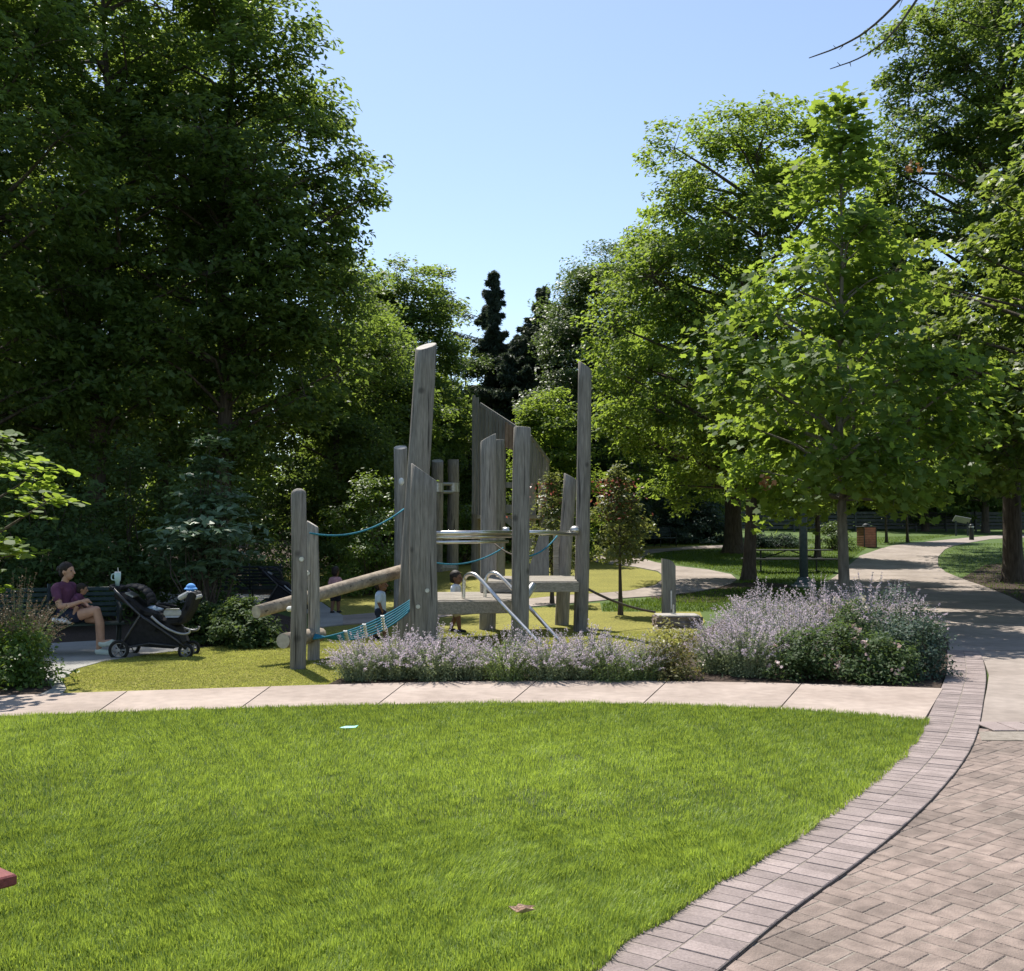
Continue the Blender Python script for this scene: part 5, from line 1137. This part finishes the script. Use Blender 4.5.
# shrubs of the dark understorey and by the playground
def shrub(label, pxx, Y, H, R, seed, lm='l_under', prof='dome', nlv=40, lsize=.10, lobes=18, per=12, csize=.3, **k):
    return make_tree('shrub', label, 'shrub', XY(pxx, Y), H, .1, R, prof, lm, seed, lobes=lobes, per=per, nlv=nlv, lsize=lsize, csize=csize, stems=5, trunk=.05, crown_name='foliage', trunk_name='stem', **k)
UG = 'dark shrubs of the understorey'
for q, Y, H, R, s, lab in ((-60, 19.5, 3.6, 1.9, 51, 'dark shrub at the left edge behind the bench'), (55, 19.5, 3.3, 1.8, 52, 'dark shrub directly behind the seated woman'),
        (140, 21.5, 3.5, 1.9, 53, 'dark shrub behind the stroller with the mint tumbler'), (225, 30.0, 3.3, 2.0, 54, 'dark shrub behind the tiered bluish tree'),
        (300, 33, 3.2, 2.0, 55, 'dark shrub behind the leftmost rounded post'), (20, 27, 4.6, 2.6, 56, 'tall dark shrub deep in the woods behind the woman'), (120, 30, 4.6, 2.6, 57, 'tall dark shrub deep in the woods left of the tiered tree'),
        (365, 38, 3.0, 2.2, 58, 'dark shrub in the shade behind the toddler in pink'), (430, 48, 3.6, 2.6, 59, 'dark shrub far behind the two short posts'), (500, 52, 3.4, 2.8, 60, 'dark shrub under the slatted tower')):
    shrub(lab, q, Y, H, R, s, group=UG, nlv=44, lsize=.13, csize=.38)
shrub('sunlit yellow-green shrub behind the thick short post with the collar', 372, 27.5, ztop(472, 27.5), 1.35, 61, 'l_shrub', nlv=40, lsize=.10)
shrub('low bright green shrub sloping down right of the two short posts', 462, 40, ztop(500, 40), 1.5, 62, 'l_shrub', nlv=36, lsize=.12)
shrub('leafy green shrub in the mulch right of the double stroller', 243, 15.7, .70, .55, 63, 'l_under', nlv=34, lsize=.075, csize=.16)
shrub('smaller shrub at the foot of the tiered bluish tree', 205, 16.0, .62, .42, 64, 'l_under', nlv=30, lsize=.07, csize=.14)
HG = 'blue-green hedge shrubs by the far bench'
for q, H, s, lab in ((640, 2.2, 65, 'left end of the dark hedge behind the far bench'), (672, 2.7, 66, 'tall middle shrub of the dark hedge right of the far bench'), (706, 2.5, 67, 'right end of the dark hedge beside the broad dark trunk')):
    shrub(lab, q, 53, H, 1.6, s, 'l_blue', group=HG, nlv=40, lsize=.15, csize=.36)
for q, s, lab in ((762, 68, 'low dark shrub left of the lamp post on the far lawn'), (784, 69, 'low dark shrub nearest the lamp post on the far lawn')): shrub(lab, q, 49, .62, .85, s, 'l_blue', group='low dark shrubs on the far lawn', nlv=24, lsize=.12, lobes=10, per=8, csize=.22)
shrub('grey-green wispy shrub behind the young maple trunk', 832, 48, 1.35, .9, 70, 'l_cotton', nlv=26, lsize=.12, lobes=12, per=10)

# far wood: one mass of trees that closes the horizon
def far_wood():
    rg = np.random.default_rng(77); cs = []
    for i in range(34):
        x = -62 + i * 4.6 + rg.normal() * 1.2; y = 84 + rg.normal() * 4 + (6 if i % 2 else 0); H = 8.0 + rg.random() * 3.0
        if x < -8: y -= 20; H += 4
        n = 210; v = rg.normal(size=(n, 3)); v /= np.linalg.norm(v, axis=1, keepdims=True); v *= rg.random((n, 1)) ** .4
        c = np.array((x, y, hg(min(y, 130)) + H * .52)) + v * np.array((3.4, 3.0, H * .52)); cs.append(c)
    for i in range(4500): x = -70 + rg.random() * 160; cs.append(np.array([(x, (62 if x < -8 else 92) + rg.normal() * 2.5, hg(62 if x < -8 else 92) + rg.random() * 4.0)]))
    c = np.concatenate(cs); idx = np.repeat(np.arange(len(c)), 26)
    p = c[idx] + rg.normal(size=(len(idx), 3)) * .55
    nr = np.array((0, 0, 1.)) + rg.normal(size=p.shape) * .6
    o = link('far_wood', leaves_mesh('far_wood', p, nr,   .52 * (.7 + .6 * rg.random(len(p))), 'oval', rg), [M['l_dark']]); o['kind'] = 'stuff'
    ident(o, 'mass of dark green trees closing off the far side of the park', 'woodland')
far_wood()

# ------------------------------------------------------------------ flower bed plants
def spire_plant(kind, seed, H, R, stems, lm, fm, lf=.030, fl=.019, nleaf=30, nflo=26, lean=.75, fstart=.55, shape='oval', base_fill=900):
    """many arching stems, leaves low, small flowers towards the tips -> three meshes"""
    rg = np.random.default_rng(seed); st = MB(); LP, LN, FP, FN = [], [], [], []
    for i in range(stems):
        a = rg.random() * 2 * PI; q = rg.random() ** .6; L = H * (.65 + .5 * rg.random()) * (1.05 - .25 * q)
        d = np.array((math.cos(a), math.sin(a), 0)); b = d * R * q * .45
        tip = b + d * R * lean * q + np.array((0, 0, L * (1.0 - .30 * q * q))) + rg.normal(size=3) * .03
        ctl = b + np.array((0, 0, L * .6)) + d * R * .12 * q
        cur = lambda t: (1 - t) ** 2 * b + 2 * t * (1 - t) * ctl + t * t * tip
        st.tube([cur(t) for t in (0, .35, .7, 1)], [.0035, .003, .0025, .0015], 3, cap=False)
        t = rg.random(nleaf) * min(1, fstart + .15); 
        for x in t: LP.append(cur(x) + rg.normal(size=3) * np.array((.022, .022, .012)) * (1.3 - x)); LN.append(np.array((0, 0, .8)) + rg.normal(size=3) * .7)
        t = fstart + (1 - fstart) * rg.random(nflo) ** .8
        for x in t: FP.append(cur(x) + rg.normal(size=3) * .014 * (1.5 - x)); FN.append(rg.normal(size=3) + np.array((0, 0, .3)))
    v = rg.normal(size=(base_fill, 3)); v /= np.linalg.norm(v, axis=1, keepdims=True); v *= rg.random((base_fill, 1)) ** .5; v[:, 2] = np.abs(v[:, 2])
    LP = np.concatenate([np.array(LP), v * np.array((R * .72, R * .72, H * .62)) + np.array((0, 0, .02))]); LN = np.concatenate([np.array(LN), np.array((0, 0, .8)) + rg.normal(size=(base_fill, 3)) * .7])
    FP, FN = np.array(FP), np.array(FN)
    LP[:, 2] = np.maximum(LP[:, 2], .015)
    a = leaves_mesh(kind + '_foliage', LP, LN, lf * (.6 + .8 * rg.random(len(LP))), shape, rg)
    f = leaves_mesh(kind + '_flowers', FP, FN, fl * (.6 + .8 * rg.random(len(FP))), 'oval', rg)
    a.materials.append(M[lm]); f.materials.append(M[fm]); s = st.mesh(kind + '_stem'); s.materials.append(M['stem'])
    return (('foliage', a), ('flowers', f), ('stem', s))
def place_plant(name, parts, label, cat, pxx, Y, rz=0, sc=1.0, group=None, z=.015):
    c = XY(pxx, Y); c.z += z; r = thing(name, label, cat, c, rz, group); r.scale = (sc,) * 3
    for n, me in parts: link(n, me, (), r)
    return r
mint = [spire_plant('catmint', 200 + k, .60, .52, 130, 'l_mint' if k < 2 else 'l_mintg', 'f_lav', nflo=30 if k < 2 else 20) for k in range(3)]
big = [spire_plant('tall_catmint', 220 + k, .88, .60, 150, 'l_mint', 'f_lav', nleaf=30, nflo=34, fstart=.48, lf=.036, fl=.021) for k in range(2)]
MG = 'lavender catmint along the sidewalk'
row = ((362, 11.95, 0, .86, 'catmint clump at the left end of the row, spilling over the turf'), (398, 12.1, 1, .98, 'tall lavender catmint clump below the end of the blue net'), (437, 11.95, 0, 1.0, 'catmint clump at the foot of the notched front post'),
       (472, 12.05, 1, .85, 'small catmint clump left of the hand rails, beside a gap'), (508, 11.9, 2, .95, 'greener catmint clump in front of the deck'), (548, 11.95, 1, .95, 'catmint clump where the two hand rails come down'),
       (585, 12.05, 0, .98, 'lavender catmint clump below the tall slanted post'), (610, 11.85, 2, .88, 'green catmint clump right of the hand rails'), (640, 11.95, 2, .78, 'pale low catmint clump left of the cream flowered bush'))
for i, (q, Y, v, s, lab) in enumerate(row): place_plant('catmint', mint[v], lab, 'catmint', q, Y, i * 1.3, s, MG)
TG = 'tall catmint in the right bed'
rowb = ((718, 12.6, 0, .80, 'tall catmint at the left of the right bed, next to the cream flowered bush'), (748, 12.3, 1, .92, 'front tall catmint in the middle of the right bed'), (762, 15.0, 0, 1.05, 'tall catmint behind the middle of the right bed, below the lamp post'),
        (790, 12.8, 1, 1.0, 'tall catmint left of the young maple trunk'), (820, 15.2, 0, 1.1, 'tall catmint hiding the foot of the young maple trunk'), (748, 15.8, 1, .85, 'rear tall catmint nearest the stone block'),
        (862, 14.8, 1, 1.15, 'tall catmint right of the young maple trunk'), (893, 14.2, 0, 1.05, 'sparse tall catmint at the right end of the bed'))
for i, (q, Y, v, s, lab) in enumerate(rowb): place_plant('catmint', big[v], lab, 'catmint', q, Y, i * 1.1, s, TG)
def bush(name, label, q, Y, H, R, lm, seed, fm=None, nf=0, fl=.045, lsize=.05, lobes=16, per=12, nlv=24, csize=.12, ftop=.2, fscale=1.0, front=False):
    r, c, t = make_tree(name, label, 'bush', XY(q, Y), H, .05, R, 'dome', lm, seed, lobes=lobes, per=per, nlv=nlv, lsize=lsize, csize=csize, stems=5, trunk=.02, crown_name='foliage', trunk_name='stem', flat=.7)
    if fm:
        rg = np.random.default_rng(seed + 900); a = rg.random(nf) * 2 * PI; u = rg.random(nf); z = H * (ftop + (1 - ftop) * u); rad = R * np.sqrt(np.maximum(.04, 1 - (z / H * .95) ** 2)) * (.85 + .25 * rg.random(nf))
        c = np.stack([np.cos(a) * rad, np.sin(a) * rad, z], 1); idx = np.repeat(np.arange(nf), 7)
        p = c[idx] + rg.normal(size=(len(idx), 3)) * fl * .45; nr = rg.normal(size=p.shape) + np.array((0, -.3, .7))
        link('flowers', leaves_mesh('flowers', p, nr, fl * (.6 + .6 * rg.random(len(p))), 'round', rg), [M[fm]], r)
    return r
bush('rose_bush', 'yellowing bush with small cream flowers between the catmint row and the tall catmint', 668, 12.1, .62, .42, 'l_gold', 301, 'f_cream', 30, .026, .042)
bush('rose_bush', 'dark rose bush with clusters of pale pink blooms at the sidewalk edge', 838, 11.98, .62, .50, 'l_rose', 302, 'f_pink', 20, .044, ftop=.25)
bush('rose_bush', 'dark glossy rose bush with a few pink blooms in the middle of the right bed', 800, 12.02, .58, .42, 'l_rose', 303, 'f_pink', 8, .045)
bush('rose_bush', 'rose bush behind the pink blooms with some yellow-green shoots', 850, 13.0, .88, .52, 'l_rose', 304, 'f_cream', 10, .040)
bush('rose_bush', 'low rose bush with pale blooms right of the pink cluster', 880, 11.92, .50, .42, 'l_rose', 305, 'f_pink', 8, .044)
bush('blue_shrub', 'rounded dark blue-green shrub at the right end of the bed by the brick border', 914, 12.2, .72, .46, 'l_blue', 306, None, lsize=.045, nlv=30)
bush('blue_shrub', 'taller blue-green shrub behind the right end of the bed', 895, 12.9, .95, .52, 'l_blue', 307, 'f_lav', 20, .022, lsize=.045, nlv=30)
# seed heads and green shrub at the left edge
sd = spire_plant('seed_plant', 260, 1.15, .55, 110, 'l_under', 'f_dry', nleaf=20, nflo=34, fstart=.45, lf=.05, fl=.024)
place_plant('perennial', sd, 'tall perennial with dry brown seed heads left of the bench', 'perennial', 22, 12.6, .4, .95)
sd2 = spire_plant('seed_plant', 261, 1.05, .5, 90, 'l_under', 'f_dry', nleaf=20, nflo=30, fstart=.5, lf=.05, fl=.024)
place_plant('perennial', sd2, 'tall perennial with dry seed heads cut off by the left edge', 'perennial', -18, 12.2, 1.4, 1.0)
bush('green_bush', 'leafy green bush at the left edge beside the sidewalk corner', 18, 11.55, .62, .52, 'l_shrub', 308, None, lsize=.065, nlv=24, csize=.15)
bush('green_bush', 'second green bush cut off by the left edge of the sidewalk', -48, 11.8, .66, .6, 'l_shrub', 309, None, lsize=.065, nlv=24, csize=.15)

# ------------------------------------------------------------------ light, sky, camera
AZ, EL = math.radians(-24), math.radians(59)
sd_ = V((math.sin(AZ) * math.cos(EL), math.cos(AZ) * math.cos(EL), math.sin(EL)))
sl = bpy.data.lights.new('sun', 'SUN'); sl.energy = 4.0; sl.angle = math.radians(.53); sl.color = (1.0, .945, .86)
so = bpy.data.objects.new('sun', sl); COL.objects.link(so); so.rotation_euler = (-sd_).to_track_quat('-Z', 'Y').to_euler(); so.location = (0, 0, 40)
w = bpy.data.worlds.new('World'); scene.world = w; w.use_nodes = True
nt = w.node_tree; bg = nt.nodes['Background']; sk = nt.nodes.new('ShaderNodeTexSky'); sk.sky_type = 'NISHITA'; sk.sun_disc = False
sk.sun_elevation = EL; sk.sun_rotation = AZ; sk.air_density = 1.0; sk.dust_density = 0.4; sk.ozone_density = 1.35; sk.altitude = 100
hs = nt.nodes.new('ShaderNodeHueSaturation'); hs.inputs['Saturation'].default_value = 0.92; nt.links.new(sk.outputs[0], hs.inputs['Color']); nt.links.new(hs.outputs[0], bg.inputs[0]); bg.inputs[1].default_value = .095
cam = bpy.data.cameras.new('camera'); co = bpy.data.objects.new('camera', cam); COL.objects.link(co)
cam.sensor_width = 36; cam.lens = 36 * F / 1024; cam.clip_end = 2000; cam.clip_start = .05
co.location = (0, 0, EYE); co.rotation_euler = (PI / 2 + PITCH, 0, 0); scene.camera = co
scene.view_settings.view_transform = 'Standard'; scene.view_settings.look = 'None'; scene.view_settings.exposure = 1.0; scene.view_settings.gamma = 1.0
scene.cycles.max_bounces = 8; scene.cycles.diffuse_bounces = 4; scene.cycles.transmission_bounces = 4; scene.cycles.glossy_bounces = 2; scene.cycles.transparent_max_bounces = 4
scene.cycles.use_denoising = True
try: scene.cycles.denoiser = 'OPENIMAGEDENOISE'
except Exception: pass
scene.cycles.sample_clamp_indirect = 6.0
